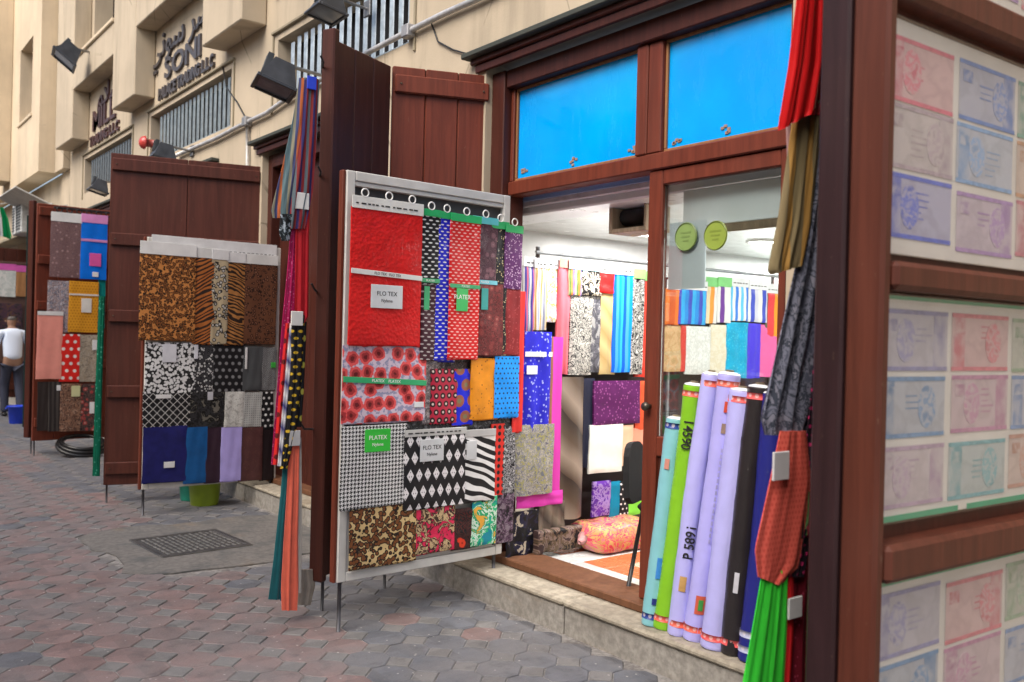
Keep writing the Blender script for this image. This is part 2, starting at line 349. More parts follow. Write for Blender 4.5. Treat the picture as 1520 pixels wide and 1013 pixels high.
def shrink(poly, k):
    L = [math.hypot(*q) for q in poly]; return [(x*(1-k/l), y*(1-k/l)) for (x, y), l in zip(poly, L)]
def slab(poly, cut, h0=-.03, far=False):
    a = shrink(poly, GAP*.55); b = shrink(poly, GAP*.55+cut); n = len(a)
    if far: return [(x, y, 0) for x, y in a], [tuple(range(n))]
    vs = [(x, y, h0) for x, y in a] + [(x, y, -.004) for x, y in a] + [(x, y, 0) for x, y in b]
    fs = [(i, (i+1) % n, n+(i+1) % n, n+i) for i in range(n)] + [(n+i, n+(i+1) % n, 2*n+(i+1) % n, 2*n+i) for i in range(n)] + [tuple(range(2*n, 3*n))]
    return vs, fs
m_red = paver_mat((.205, .137, .13), .18); m_grey = paver_mat((.108, .115, .134), .2); m_sq = paver_mat((.16, .155, .152), .2)
def in_patch(x, y): return 1.62 < x < 3.2 and 5.85 < y < 7.35 and not (x < 1.95 and y < 6.0+.2*math.sin(x*9)) and (x-1.62)*.9+(y-5.85)*.3 > .1
pav = bpy.data.objects.new('pavement', None); col.objects.link(pav); pav['_w'] = (0, 0, 0); struct(pav)
def mesh_of(name, vf, mat):
    me = bpy.data.meshes.new(name); me.from_pydata(vf[0], [], vf[1]); me.materials.append(mat); return me
near = {('o', 0): mesh_of('paver', slab(oct_, .006), m_grey), ('o', 1): mesh_of('paver', slab(oct_, .006), m_red), ('s', 0): mesh_of('infill_paver', slab(sq_, .005), m_sq)}
cand = []
i0 = -42
for i in range(i0, 14):
    for j in range(2, 150):
        for kind in 'os':
            x = 3.03 + i*PP + (PP/2 if kind == 's' else 0); y = j*PP + (PP/2 if kind == 's' else 0)
            if x > 3.14 - (.04 if kind == 's' else 0) or in_patch(x, y): continue
            v = Vector((x, y, 0))-CAM; d = v.dot(cf)
            if d < 1.2: continue
            px = CX + F*v.dot(cr)/d; py = CY - F*v.dot(cu)/d
            if px < -330 or px > 1850 or py > 1500: continue
            red = 1 if (x < 2.05 + .22*math.sin(y*1.7) and rnd.random() < .93) or rnd.random() < .06 else 0
            vis = -15 < px < 1535 and py < 1035
            cand.append((not vis, d, kind, x, y, red if kind == 'o' else 0))
cand.sort()
cnt = {'o': 0, 's': 0}; rest = {('o', 0): MB(), ('o', 1): MB(), ('s', 0): MB()}
so_, ss_ = slab(oct_, .006), slab(sq_, .005); so_f, ss_f = slab(oct_, 0, far=True), slab(sq_, 0, far=True)
for hid, d, kind, x, y, red in cand:
    z = rnd.uniform(-.002, .002); tx, ty = rnd.uniform(-.008, .008), rnd.uniform(-.008, .008)
    if not hid and cnt[kind] < (290 if kind == 'o' else 240):
        cnt[kind] += 1
        o = bpy.data.objects.new('paver' if kind == 'o' else 'infill_paver', near[kind, red]); col.objects.link(o); o.parent = pav
        o.location = (x, y, z); o.rotation_euler = (tx, ty, rnd.uniform(-.02, .02))
    else:
        vf = (so_ if kind == 'o' else ss_) if d < 13 else (so_f if kind == 'o' else ss_f)
        rest[kind, red].add([(a+x, b+y, c+z+a*ty+b*tx) for a, b, c in vf[0]], vf[1])
for (kind, red), mb in rest.items():
    o = mb.build('paver_field', (m_red if red else m_grey) if kind == 'o' else m_sq, pav); o['kind'] = 'stuff'
# cement patch with the drain cover
pm = MB(); out = []
for k in range(40):
    a = 2*math.pi*k/40; ca, sa = math.cos(a), math.sin(a); rr = 1/max(abs(ca)/.80, abs(sa)/.76)
    rr = min(rr, .99) * (1+.05*math.sin(3*a+.6)+.035*math.sin(7*a)+.02*math.sin(13*a+1)+rnd.uniform(-.03, .03)); out.append((2.40+ca*rr, 6.62+sa*rr))
pm.add([(x, y, -.03) for x, y in out] + [(x, y, .003) for x, y in out] + [(2.40, 6.62, .004)], [(k, (k+1) % 40, 40+(k+1) % 40, 40+k) for k in range(40)] + [(40+k, 40+(k+1) % 40, 80) for k in range(40)])
struct(pm.build('cement_patch', concrete((.16, .15, .14), (.085, .088, .088), .95)))
dc = thing('drain_cover', 'square ribbed metal drain cover set in the cement patch', 'drain cover', (2.21, 6.62, 0))
Mdc = Matrix.Translation((2.21, 6.62, 0)) @ Matrix.Rotation(R(4), 4, 'Z')
mm = metal((.11, .105, .10), .5, .6)
fm = MB()
for a, b, c, d in ((-.33, -.33, .33, -.29), (-.33, .29, .33, .33), (-.33, -.285, -.29, .285), (.29, -.285, .33, .285)): fm.box((a, b, -.03), (c, d, .010), .004, Mdc)
fm.build('rim', mm, dc); MB().box((-.285, -.285, -.03), (.285, .285, .0055), .002, Mdc).build('plate', mm, dc)
for k in range(14):
    q = -.26+k*.04; rb = MB()
    for s_ in range(7):
        y0 = -.27+s_*.078 + (.02 if k % 2 else 0)
        rb.box((q-.008, y0, .005), (q+.008, min(y0+.058, .28), .0105), .002, Mdc)
    rb.build('rib', metal((.24, .235, .22), .5, .5), dc)
# ------------------------------------------------------------------ the stone step in front of the shops
st = bpy.data.objects.new('step', None); col.objects.link(st); st['_w'] = (0, 0, 0); struct(st)
m_step = concrete((.33, .31, .28), (.17, .15, .125), .5); m_stept = concrete((.36, .32, .25), (.2, .17, .13), .4)
y = -1.0; k = 0
while y < 24:
    L = rnd.uniform(1.0, 1.35); yy = min(y+L, 24)
    MB().box((3.168+rnd.uniform(-.004, .004), y+.002, -.03), (3.62, yy-.002, .142), .006).build('step_slab', m_step, st)
    MB().box((3.152+rnd.uniform(-.005, .005), y+.0015, .1425), (3.62, yy-.0015, .178+rnd.uniform(-.002, .002)), .012).build('step_tread', m_stept, st)
    y = yy
# ------------------------------------------------------------------ shop building: wall with openings and niches
bld = thing('shop_building', 'beige plastered shop building with projecting pier blocks and grille niches', 'building', (3.9, 8, 0))
BAY = [(2.36, 4.60), (5.95, 8.15), (9.45, 11.7), (12.9, 15.1)]
NICHE = [(5.55, 7.85, 3.62, 4.2), (9.0, 11.75, 3.62, 4.2), (12.6, 15.2, 3.62, 4.15)]
def holed(mb, y0, y1, z0, z1, holes, x0, x1):
    ys = sorted({y0, y1, *[v for h in holes for v in h[:2] if y0 < v < y1]}); zs = sorted({z0, z1, *[v for h in holes for v in h[2:] if z0 < v < z1]})
    for a, b in zip(ys, ys[1:]):
        for c, d in zip(zs, zs[1:]):
            my, mz = (a+b)/2, (c+d)/2
            if any(h[0] < my < h[1] and h[2] < mz < h[3] for h in holes): continue
            mb.box((x0, a, c), (x1, b, d))
wl = MB()
holes = [(a, b, -.1, 3.26) for a, b in BAY] + NICHE + [(9.3, 11.4, 5.85, 8), (12.75, 14.8, 5.62, 8)]
holed(wl, -3, 16.2, -.05, 9.5, holes, XW, XW+.26)
wl.build('wall', m_wall, bld)
bk = MB()
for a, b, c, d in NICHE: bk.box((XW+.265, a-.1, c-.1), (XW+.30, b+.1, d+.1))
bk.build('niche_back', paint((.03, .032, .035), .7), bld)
for a, b in ((9.2, 11.5), (12.65, 14.9)):
    MB().box((XW+.27, a, 5.5), (XW+.30, b, 8.2)).build('upper_window', paint((.05, .045, .045), .25), bld)
for (a, b) in ((8.12, 9.17), (11.6, 12.62), (14.95, 16.1)):            # projecting pier blocks
    MB().box((3.05, a, 4.40), (XW-.002, b, 9.4), .012).build('pier_block', m_wall, bld)
for (a, b, c, d) in ((9.175, 11.595, 5.22, 5.80), (12.625, 14.945, 5.13, 5.55)):
    MB().box((3.052, a, c), (XW-.002, b, d), .01).build('parapet_beam', m_wall, bld); MB().box((3.02, a, d+.002), (XW+.1, b, d+.06), .01).build('window_sill', m_wall2, bld)
MB().box((3.052, 4.2, 5.3), (XW-.002, 8.115, 6.0), .01).build('parapet_beam', m_wall, bld)
for a, b, c, d in NICHE:                                       # thin moulding round every niche
    nm = MB(); nm.box((XW-.03, a-.10, d+.06), (XW-.002, b+.10, d+.085), .004); nm.box((XW-.016, a-.10, c-.08), (XW-.002, a-.078, d+.058), .003); nm.box((XW-.016, b+.078, c-.08), (XW-.002, b+.10, d+.058), .003)
    nm.build('moulding', m_trim, bld)
def lintel(a, b):
    lm = MB(); lm.box((3.21, a-.16, 3.30), (XW-.002, b+.16, 3.335), .006); lm.build('drip_ledge', paint((.045, .05, .04), .7), bld)
    lm = MB(); lm.box((3.255, a-.12, 3.262), (XW-.002, b+.12, 3.298), .006); lm.box((3.275, a-.09, 3.21), (XW-.002, b+.09, 3.259), .005); lm.build('lintel_moulding', m_woodd, bld)
for a, b in BAY: lintel(a, b)
# grilles
for gi, ((a, b, c, d), cc, lb) in enumerate(zip(NICHE, ((.46, .53, .57), (.26, .30, .31), (.16, .18, .19)), ('pale steel ventilation grille above the opening behind the folded brown shutter', 'grey slatted ventilation grille under the raised metal shop sign', 'dark slatted ventilation grille under the brown lettered sign'))):
    gr = thing('ventilation_grille', lb, 'grille', (XW, (a+b)/2, c), 'ventilation grilles in the wall niches'); mg = metal(cc, .4, .5)
    for k in range(int((b-a-.1)/.135)):
        y = a+.08+k*.135; zt = d-.03
        e = min(y-a, b-y); zt -= max(0, .22-e)*.9
        M = Matrix.Translation((XW+.06, y, 0)) @ Matrix.Rotation(R(8), 4, 'Z')
        MB().box((-.006, -.027, c+.012), (.006, .027, zt), .004, M).build('slat', mg, gr)
    MB().box((XW+.03, a+.002, c+.001), (XW+.17, b-.002, c+.03), .004).build('bottom_rail', mg, gr)
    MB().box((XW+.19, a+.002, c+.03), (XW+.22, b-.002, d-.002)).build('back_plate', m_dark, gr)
# second building beyond: wider projecting bays with window openings
b2 = thing('far_building', 'tall pale beige building with deep window recesses beyond the shops', 'building', (3.6, 28, 0))
w2 = MB(); hs = [(yy+.42, yy+1.62, z, z+1.35) for yy in (17.2, 20.7, 24.2, 27.7) for z in (5.25, 7.7, 10.0)]
holed(w2, 16.9, 30, 4.15, 12, hs, 2.95, 3.3)
w2.build('wall', m_wall2, b2)
w3 = MB(); holed(w3, 16.25, 32, -.05, 4.145, [(17.5, 19.6, -.1, 3.2), (21, 23.2, -.1, 3.2)], 3.32, 3.6); w3.box((3.2, 16.25, 4.15), (3.6, 16.895, 12)); w3.build('lower_wall', m_wall, b2)
for h in hs:
    MB().box((3.22, h[0]-.05, h[2]-.05), (3.29, h[1]+.05, h[3]+.05)).build('window', paint((.16, .13, .11), .5), b2)
    MB().box((2.92, h[0]-.04, h[2]-.06), (3.2, h[1]+.04, h[2]-.002), .008).build('window_sill', m_wall2, b2)
for yy in (19.62, 23.12, 26.6): MB().box((2.62, yy, 4.3), (2.948, yy+.75, 12), .01).build('pier', m_wall2, b2)
MB().box((3.62, 17.3, -.02), (3.66, 23.5, 3.3)).build('shop_recess', m_dark, b2)
MB().box((2.98, 16.9, 3.2), (3.318, 23.8, 3.26), .01).build('canopy_ledge', m_trim, b2)
# unseen building added across the lane for its shade and reflections
ob = thing('added_shade_building', 'unseen beige building added across the lane for shade and reflections', 'building', (-5, 10, 0))
w4 = MB(); oh = [(yy, yy+2.0, -.1, 2.7) for yy in range(-6, 34, 4)] + [(yy+.3, yy+1.6, 3.6, 5.0) for yy in range(-6, 34, 4)]
holed(w4, -9, 36, -.05, 6.2, oh, -4.6, -4.3); w4.build('wall', m_wall2, ob)
for h in oh: MB().box((-4.62, h[0]-.05, max(h[2], 0)), (-4.58, h[1]+.05, h[3]+.05)).build('window', paint((.06, .04, .035), .3), ob)
# ------------------------------------------------------------------ raised sign letters
def sign(name, label, mat, lines, ysp):
    o = thing(name, label, 'sign', (XW, ysp, lines[0][2]))
    for txt, yc, zc, size, whole, sx in lines:
        U = Vector((0, -1, 0)); V = Vector((0, 0, 1))
        if whole:
            M = frame((XW-.015, yc, zc), U, V) @ Matrix.Scale(sx, 4, (1, 0, 0)); text_mb(txt, size, M, .014, 'CENTER', .004)[0].build('lettering', mat, o); continue
        adv = []; xs = 0
        for ch in txt:
            if ch == ' ': adv.append((ch, xs)); xs += size*.3; continue
            wd = text_mb(ch, size, Matrix.Identity(4), .01)[1]; adv.append((ch, xs+wd/2)); xs += wd+size*.10
        for ch, xc in adv:
            if ch == ' ': continue
            M = frame((XW-.015, yc-(xc-xs/2)*sx, zc), U, V) @ Matrix.Scale(sx, 4, (1, 0, 0))
            text_mb(ch, size, M, .014, 'CENTER', .006)[0].build('letter', mat, o)
    return o
m_let = metal((.10, .09, .095), .5, .5); m_let2 = metal((.085, .04, .04), .5, .3)
sign('shop_sign', 'dark raised metal lettering in two scripts between two pier blocks, ending in L.L.C', m_let,
     [('\uFEF2\uFEE7\uFEEE\uFEB3 \uFEAE\uFEBC\uFED7', 10.5, 4.98, .42, True, 1.35), ('SONI', 10.5, 4.64, .33, False, 1.75), ('PALACE TRADING L.L.C', 10.42, 4.385, .19, False, .92)], 10.5)
sign('shop_sign', 'brown raised lettering in two scripts over the third grille niche', m_let2,
     [('\uFEE2\uFEFC\uFEB3', 13.8, 4.92, .4, True, 1.5), ('MILL', 14.0, 4.62, .42, False, 1.6), ('TRADING L.L.C', 14.0, 4.34, .2, False, 1.2)], 14.0)
sign('shop_sign', 'raised dark lettering above the first ventilation grille', m_let, [('TRADING L.L.C', 7.0, 4.66, .22, False, 1.25)], 7.0)
# ------------------------------------------------------------------ conduit on the wall
cdt = thing('conduit', 'grey electrical conduit running along the wall below the grilles', 'conduit', (3.27, 7, 3.6))
pp = [on(0, 3.265, *q) for q in ((262, 231), (320, 206), (366, 182), (396, 168), (417, 153), (470, 122), (520, 92), (600, 50), (660, 20), (712, -3), (800, -48))]
MB().tube(pp, .021, 8).build('pipe', metal((.5, .5, .5), .45, .4), cdt, True)
MB().tube([on(0, 3.268, 367, 182), on(0, 3.268, 367, 250)], .016, 8).build('drop_pipe', metal((.45, .44, .42), .5, .3), cdt, True)
for q in ((366, 181), (452, 132), (606, 47)):
    c = on(0, 3.26, *q); MB().box(c-Vector((.035, .045, .045)), c+Vector((.038, .045, .045)), .008).build('junction_box', metal((.3, .3, .31), .5, .4), cdt)
# ------------------------------------------------------------------ shop room behind the first opening
YA, YB, X0, X1, ZC = 1.7, 5.7, 3.57, 8.4, 2.42
def onev(mb, name, mat): return struct(mb.build(name, mat))
m_int = paint((.78, .80, .80), .35, 0.0, .03, 0)
onev(MB().box((X1, YA-.1, 0), (X1+.1, YB+.1, 3.2)), 'shop_wall_back', m_int)
onev(MB().box((X0, YB, 0), (X1, YB+.1, 3.2)), 'shop_wall_left', m_int)
onev(MB().box((X0, YA-.1, 0), (X1, YA, 3.2)), 'shop_wall_right', m_int)
onev(MB().box((X0, YA, ZC), (X1, YB, ZC+.1)), 'shop_ceiling', paint((.80, .82, .82), .22, 0.0, .02, 0))
fl = MB().box((3.63, YA-.1, -.02), (X1, YB, .178)).build('shop_floor', concrete((.4, .38, .34))); struct(fl)
m_t1, m_t2, m_t3 = [paint(c, .25, 0.0, .06, .02) for c in ((.50, .43, .33), (.50, .15, .06), (.58, .60, .60))]
for i in range(13):
    for j in range(20):
        a, b = 3.635+(i*.20 if i else 0)-(.08 if i else 0), YA+j*.20
        bx0, by0, bx1, by1 = a+.0015, b+.0015, a+(.1185 if i == 0 else .1985), min(b+.1985, YB-.001)
        if i == 0 or j == 12: mt = m_t3
        elif i in (1, 5, 9) or j in (6, 11, 13): mt = m_t2
        else: mt = m_t1
        MB().box((bx0, by0, .16), (bx1, by1, .196+rnd.uniform(-.0005, .0005)), .002).build('tile', mt, fl)
# ceiling lamps: real, lit
for k, (x, y) in enumerate(((4.05, 4.0), (4.2, 2.6), (5.3, 5.1), (5.6, 3.3), (6.3, 4.75), (7.2, 3.5), (7.6, 5.2))):
    o = thing('ceiling_lamp', 'round lit ceiling downlight inside the shop', 'ceiling lamp', (x, y, ZC), 'lit downlights in the shop ceiling')
    MB().torus((x, y, ZC-.006), (1, 0, 0), (0, 1, 0), .125, .012, 24, 6).build('rim', m_white, o, True)
    MB().lathe([(.001, -.004), (.118, -.004), (.118, .004), (.001, .004)], (x, y, ZC-.006), 24).build('diffuser', lamp((1, .98, .95), 9), o)
    ld = bpy.data.lights.new('lamp_light', 'AREA'); ld.shape = 'DISK'; ld.size = .22; ld.energy = 14; ld.color = (1, .97, .93)
    lo = bpy.data.objects.new('lamp_light', ld); col.objects.link(lo); lo.parent = o; lo.location = (0, 0, -.02)
# ------------------------------------------------------------------ timber shop front (frame, transoms, door)
FX0, FX1 = 3.40, 3.50
sf = thing('timber_facade', 'red brown timber shop front with blue transom panes and an open doorway', 'shopfront', (3.45, 3.4, .18))
def yz(px, py, x=3.395): q = on(0, x, px, py); return q.y, q.z
ZT0, ZT1, ZTOP = 2.44, 2.52, 3.2
YL, YR, YM0, YM1 = 4.47, 2.40, 3.19, 3.37             # outer jambs, mullion
wb = lambda a, b, nm, m=m_wood, ch=.006: MB().box(a, b, ch).build(nm, m, sf)
wb((3.345, YL, .18), (3.52, 4.598, ZTOP), 'jamb', m_woodd); wb((3.345, 2.362, .18), (3.52, YR, ZTOP), 'jamb', m_woodd)
wb((3.36, YR+.001, 3.09), (3.51, YL-.001, ZTOP), 'head', m_woodd)
wb((3.39, YR+.001, 2.43), (3.50, YL-.001, 2.515), 'transom_rail')
wb((3.385, 3.295, 2.516), (3.50, 3.375, 3.089), 'mullion'); wb((3.39, 3.20, 2.516), (3.50, 3.293, 3.089), 'mullion')
m_blue = None
tb = NT('blue_film'); pb = tb.pos(); nb = tb.noise(pb, 1.3, 3)
tb.set(Base_Color=tb.mix(tb.sm(nb, .3, .7), (.0, .33, .9), (.0, .43, .98)), Roughness=tb.m('MULTIPLY_ADD', tb.sm(tb.noise(tb.scale(pb, (4, 4, 1.2)), 2.0, 6, .65), .4, .7), .3, .07)); tb.b.inputs['Specular IOR Level'].default_value = .5; m_blue = tb.mat
beadm = wood((.30, .14, .06), .55)
for a, b in ((3.376, YL-.035), (YR+.035, 3.199)):
    pane = MB().box((3.432, a+.002, 2.52), (3.444, b-.002, 3.085)).build('transom_pane', m_blue, sf); pane['label'] = 'bright blue opaque transom pane'
    bd = MB(); e = .016
    bd.box((3.415, a+.001, 2.516), (3.431, b-.001, 2.516+e), .003); bd.box((3.415, a+.001, 3.088-e), (3.431, b-.001, 3.088), .003)
    bd.box((3.415, a+.001, 2.5165+e), (3.431, a+e, 3.0875-e), .003); bd.box((3.415, b-e, 2.5165+e), (3.431, b-.001, 3.0875-e), .003)
    bd.build('glazing_bead', beadm, pane)
    for yy in (a+.06, (a+b)/2, b-.08):
        rs = random.Random(int(yy*100)); pk = MB()
        for _ in range(5): c = Vector((3.4285, yy+rs.uniform(-.025, .025), 2.56+rs.uniform(-.012, .03))); pk.box(c-Vector((.002, .01, .007)), c+Vector((.0025, .01, .007)), .001)
        pk.build('peeled_paint', paint((.30, .2, .15), .8), pane)
wb((3.40, YL-.033, 2.516), (3.49, YL-.001, 3.089), 'mullion', m_wood); wb((3.40, YR+.001, 2.516), (3.49, YR+.033, 3.089), 'mullion')
wb((3.335, 2.365, .179), (3.60, 4.595, .222), 'threshold', wood((.16, .07, .035), .6, .6))
# fixed glazed leaf on the right of the doorway
dl = thing('door_leaf', 'glazed timber door leaf with two round green stickers on the pane', 'door', (3.44, 2.8, .22))
db = lambda a, b, nm, m=m_wood, ch=.006: MB().box(a, b, ch).build(nm, m, dl)
db((3.405, 3.19, .225), (3.455, 3.285, 2.428), 'stile'); db((3.405, 2.401, .225), (3.455, 2.48, 2.428), 'stile')
db((3.406, 2.481, 2.35), (3.454, 3.189, 2.427), 'top_rail'); db((3.406, 2.481, .97), (3.454, 3.189, 1.07), 'lock_rail'); db((3.406, 2.481, .226), (3.454, 3.189, .36), 'bottom_rail')
db((3.422, 2.481, .361), (3.442, 3.189, .969), 'panel', m_woodd)
gp = MB().box((3.427, 2.481, 1.071), (3.433, 3.189, 2.349)).build('pane', glass(), dl)
MB().lathe([(.001, 0), (.012, 0), (.012, .02), (.022, .028), (.022, .045), (.001, .05)], (3.405, 3.235, 1.22), 14, Matrix.Rotation(R(-90), 3, 'Y')).build('handle', metal((.12, .1, .08), .4), dl, True)
for (px, py), cgreen in zip(((1018, 352), (1062, 350)), ((.20, .30, .09), (.27, .36, .06))):
    c = on(0, 3.42, px, py)
    sk = tag(MB().lathe([(.001, -.001), (.072, -.001), (.072, .001), (.001, .001)], c, 28, Matrix.Rotation(R(90), 3, 'Y')).build('round_sticker', plastic(cgreen, .4), None, False, c), 'round %s sticker on the door pane' % ('dull olive green' if cgreen[0] < .25 else 'yellow green'), 'sticker', 'round stickers on the glass')
    MB().torus(c+Vector((-.002, 0, 0)), (0, 1, 0), (0, 0, 1), .068, .003, 28, 4).build('sticker_rim', plastic(lin(cgreen, .55)), sk)
    for k in range(3):
        q = c+Vector((-.0015, 0, .022-k*.02)); MB().box(q-Vector((.0006, .035-.008*k, .004)), q+Vector((.0006, .035-.008*k, .004))).build('print', plastic(lin(cgreen, .8)), sk)
a = on(0, 3.44, 995, 332); b = on(0, 3.44, 1047, 428)
tag(MB().box((3.436, b.y, b.z), (3.4385, a.y, a.z)).build('paper_notice', paint((.84, .89, .96), .6, 0.0, .02), None, False, a), 'plain pale blue paper taped inside the door pane', 'paper')
# white shutter housing behind the doorway head
sh = thing('roller_housing', 'white metal roller shutter housing over the doorway', 'shutter housing', (3.62, 3.5, 2.3))
MB().box((3.56, YA+.02, 2.33), (3.86, YB-.02, ZC-.001), .01).build('housing', paint((.72, .74, .78), .3, 0.0, .02), sh)
MB().box((3.53, YA+.02, 2.375), (3.558, YB-.02, 2.415), .006).build('front_lip', paint((.62, .64, .72), .3), sh)
a = on(0, 3.72, 908, 287); b = on(0, 3.72, 962, 342)
mo = thing('motor_box', 'open brown box with a dark motor hanging below the white housing', 'motor box', (3.75, (a.y+b.y)/2, b.z))
for lo, hi in (((3.70, a.y-.03, b.z), (3.9, a.y, 2.33)), ((3.70, b.y, b.z), (3.9, b.y+.02, 2.33)), ((3.70, b.y+.021, b.z), (3.9, a.y-.031, b.z+.025))): MB().box(lo, hi, .004).build('board', wood((.45, .36, .25), .6), mo)
MB().box((3.88, b.y+.022, b.z+.026), (3.898, a.y-.032, 2.329)).build('back_board', m_dark, mo)
MB().tube([(3.8, b.y+.03, b.z+.1), (3.8, a.y-.04, b.z+.1)], .05, 12).build('motor', m_black, mo, True)
MB().box((3.53, 2.38, 2.14), (3.552, 3.16, 2.329), .003).build('fascia', paint((.86, .89, .92), .4, 0.0, .02), sh); MB().box((3.528, 2.38, 2.10), (3.556, 3.16, 2.139), .003).build('fascia_edge', wood((.24, .17, .11), .6), sh)
# other bays: recessed timber doors
for k, (a, b) in enumerate(BAY[1:]):
    o = thing('shop_door', ('closed dark timber doorway behind the leopard print display', 'closed dark timber doorway beyond the second pair of shutters', 'closed dark timber doorway beside the farthest display')[k], 'door', (3.5, (a+b)/2, .18), 'closed timber doorways')
    MB().box((3.36, a+.002, .18), (3.52, a+.09, 3.2), .005).build('jamb', m_woodd, o); MB().box((3.36, b-.09, .18), (3.52, b-.002, 3.2), .005).build('jamb', m_woodd, o); MB().box((3.36, a+.091, 3.08), (3.52, b-.091, 3.2), .005).build('head', m_woodd, o)
    n_ = 9; wd = (b-a-.184)/n_
    for i in range(n_): MB().box((3.45, a+.092+i*wd+.002, .2), (3.49, a+.092+(i+1)*wd-.002, 3.078), .005).build('plank', m_woodd, o)
    MB().box((3.335, a+.003, .179), (3.6, b-.003, .225), .006).build('threshold', wood((.16, .07, .035), .6, .6), o)
    MB().box((3.53, a-.1, 0), (3.56, b+.1, 3.25)).build('backing', m_dark, o)
# ------------------------------------------------------------------ shutters (planked leaves)
def leaf(label, p0, p1, z0, z1, planks, battens, mat, side=1, th=.045, stile=False, lock=False, group='folding timber shutters', capm=None):
    p0, p1 = Vector((*p0, 0)), Vector((*p1, 0)); L = (p1-p0).length; d = (p1-p0).normalized(); n = Vector((d.y, -d.x, 0))*side
    O = Vector((*p0.xy, z0)); o = thing('shutter', label, 'shutter', O, group)
    M = Matrix(((d.x, n.x, 0, O.x), (d.y, n.y, 0, O.y), (0, 0, 1, O.z), (0, 0, 0, 1)))
    wd = L/planks
    for i in range(planks): MB().box((i*wd+.0015, -th, 0), ((i+1)*wd-.0015, 0, z1-z0), .006, M).build('plank', mat, o)
    for zb in battens:
        MB().box((.012, .0005, zb-z0-.055), (L-.012, .028, zb-z0+.055), .008, M).build('batten', mat, o)
        for q in (.05, L-.05): MB().lathe([(.001, 0), (.007, 0), (.006, .004), (.001, .005)], M @ Vector((q, .0285, zb-z0)), 8, Matrix((d, Vector((0, 0, 1)), n)).transposed()).build('nail', metal((.1, .07, .05), .6), o)
    if stile:
        MB().box((-.052, -th-.01, -.02), (-.001, .03, z1-z0+.05), .008, M).build('edge_stile', mat, o)
    MB().tube([M @ Vector((.03, -th*.5, .001)), M @ Vector((.03, -th*.5, -z0-.01))], .009, 6).build('prop_rod', metal((.08, .08, .085), .5), o, True)
    return o, M
leaf('plank shutter leaf hinged to the shop front jamb behind the white display board', (2.765, 4.83), (3.338, 4.605), .22, 3.19, 3, (.45, 1.4, 2.3, 3.08), m_wood)
leaf('tall dark shutter leaf folded out with scarves hung on its free edge', (2.27, 4.60), (2.75, 4.82), .2, 3.18, 3, (), wood((.06, .016, .011), .45), 1, .05, True)  # wood darkened: the shadow on this leaf's face is put into its colour
leaf('wide brown shutter with thick battens beside the leopard print display', (2.06, 8.52), (3.31, 8.19), .16, 3.10, 2, (.31, .99, 1.66, 2.34, 3.0), m_woodm, 1, .05)
leaf('brown edged shutter carrying the mauve and blue fabrics beside the dark posts', (2.10, 12.02), (3.3, 12.12), .18, 3.02, 5, (.4, 1.1, 1.8, 2.35, 2.93), m_wood, 1, .05)
leaf('weathered shutter leaf seen edge on beside the walking man', (2.12, 12.25), (2.9, 12.62), .22, 3.02, 4, (), m_woodd, 1, .05, True)
leaf('farthest brown shutter behind the walking man', (2.2, 19.2), (3.25, 19.3), .2, 3.0, 5, (.4, 1.4, 2.4), m_woodm)
# ------------------------------------------------------------------ fabric packs and hanging cloth
def hump(a, k=6): return 1-abs(2*a-1)**k
def rim(mb, vs, uv, n, nu, nv, N):
    for loop in ([i for i in range(nu+1)], [nv*n+i for i in range(nu+1)], [j*n for j in range(nv+1)], [j*n+nu for j in range(nv+1)]):
        m = len(loop); mb.add([vs[k] for k in loop]+[vs[N+k] for k in loop], [(i, i+1, m+i+1, m+i) for i in range(m-1)], [uv[k] for k in loop]*2)
    return mb
def cloth_mb(P, s0, s1, z0, z1, off, th, seed, nu=12, nv=16, wav=.0022, folds=0, famp=.0, flare=0.0):
    """closed, slightly pillowed sheet; P(s, z, off) gives the world point"""
    r_ = random.Random(seed); W, H = s1-s0, z1-z0; mb = MB(); ph = [r_.uniform(0, 6.3) for _ in range(8)]; u0, v0 = r_.uniform(0, 3), r_.uniform(0, 3); sk = r_.uniform(-.008, .008)
    vs = []; uv = []
    for side in (1, 0):
        for j in range(nv+1):
            b = j/nv
            for i in range(nu+1):
                a = i/nu; w_ = 1+flare*(1-b)
                s = s0+W*(.5+(a-.5)*w_) + sk*(1-b) + (wav*.6*math.sin(ph[0]+b*7)+wav*.4*math.sin(ph[6]+b*19))*(1 if a < .02 or a > .98 else .3); z = z0+H*b + wav*.7*math.sin(ph[1]+a*6)*(1-b)
                prof = (hump(a, 14)*hump(b, 20))
                q = off + (th*(.75+.25*prof) if side else 0)
                q += prof*wav*(math.sin(ph[2]+a*5+b*3)+.7*math.sin(ph[3]+b*11+a*2)+.5*math.sin(ph[4]+a*13-b*4)) if side else 0
                if folds: q += famp*math.sin(ph[5]+a*folds*2*math.pi+.5*math.sin(b*3+ph[7]))*(.35+.65*(1-b))
                vs.append(P(s, z, q)); uv.append((u0+a*W*(1+folds*.06), v0+b*H))
    n = nu+1; N = n*(nv+1); fs = []
    for j in range(nv):
        for i in range(nu):
            k = j*n+i; fs.append((k, k+1, k+n+1, k+n)); fs.append((N+k, N+k+n, N+k+n+1, N+k+1))
    mb.add(vs, fs, uv); return rim(mb, vs, uv, n, nu, nv, N)
_seed = [100]
def nsd(): _seed[0] += 1; return _seed[0]
GREEN = (.02, .42, .13)
GROW = []
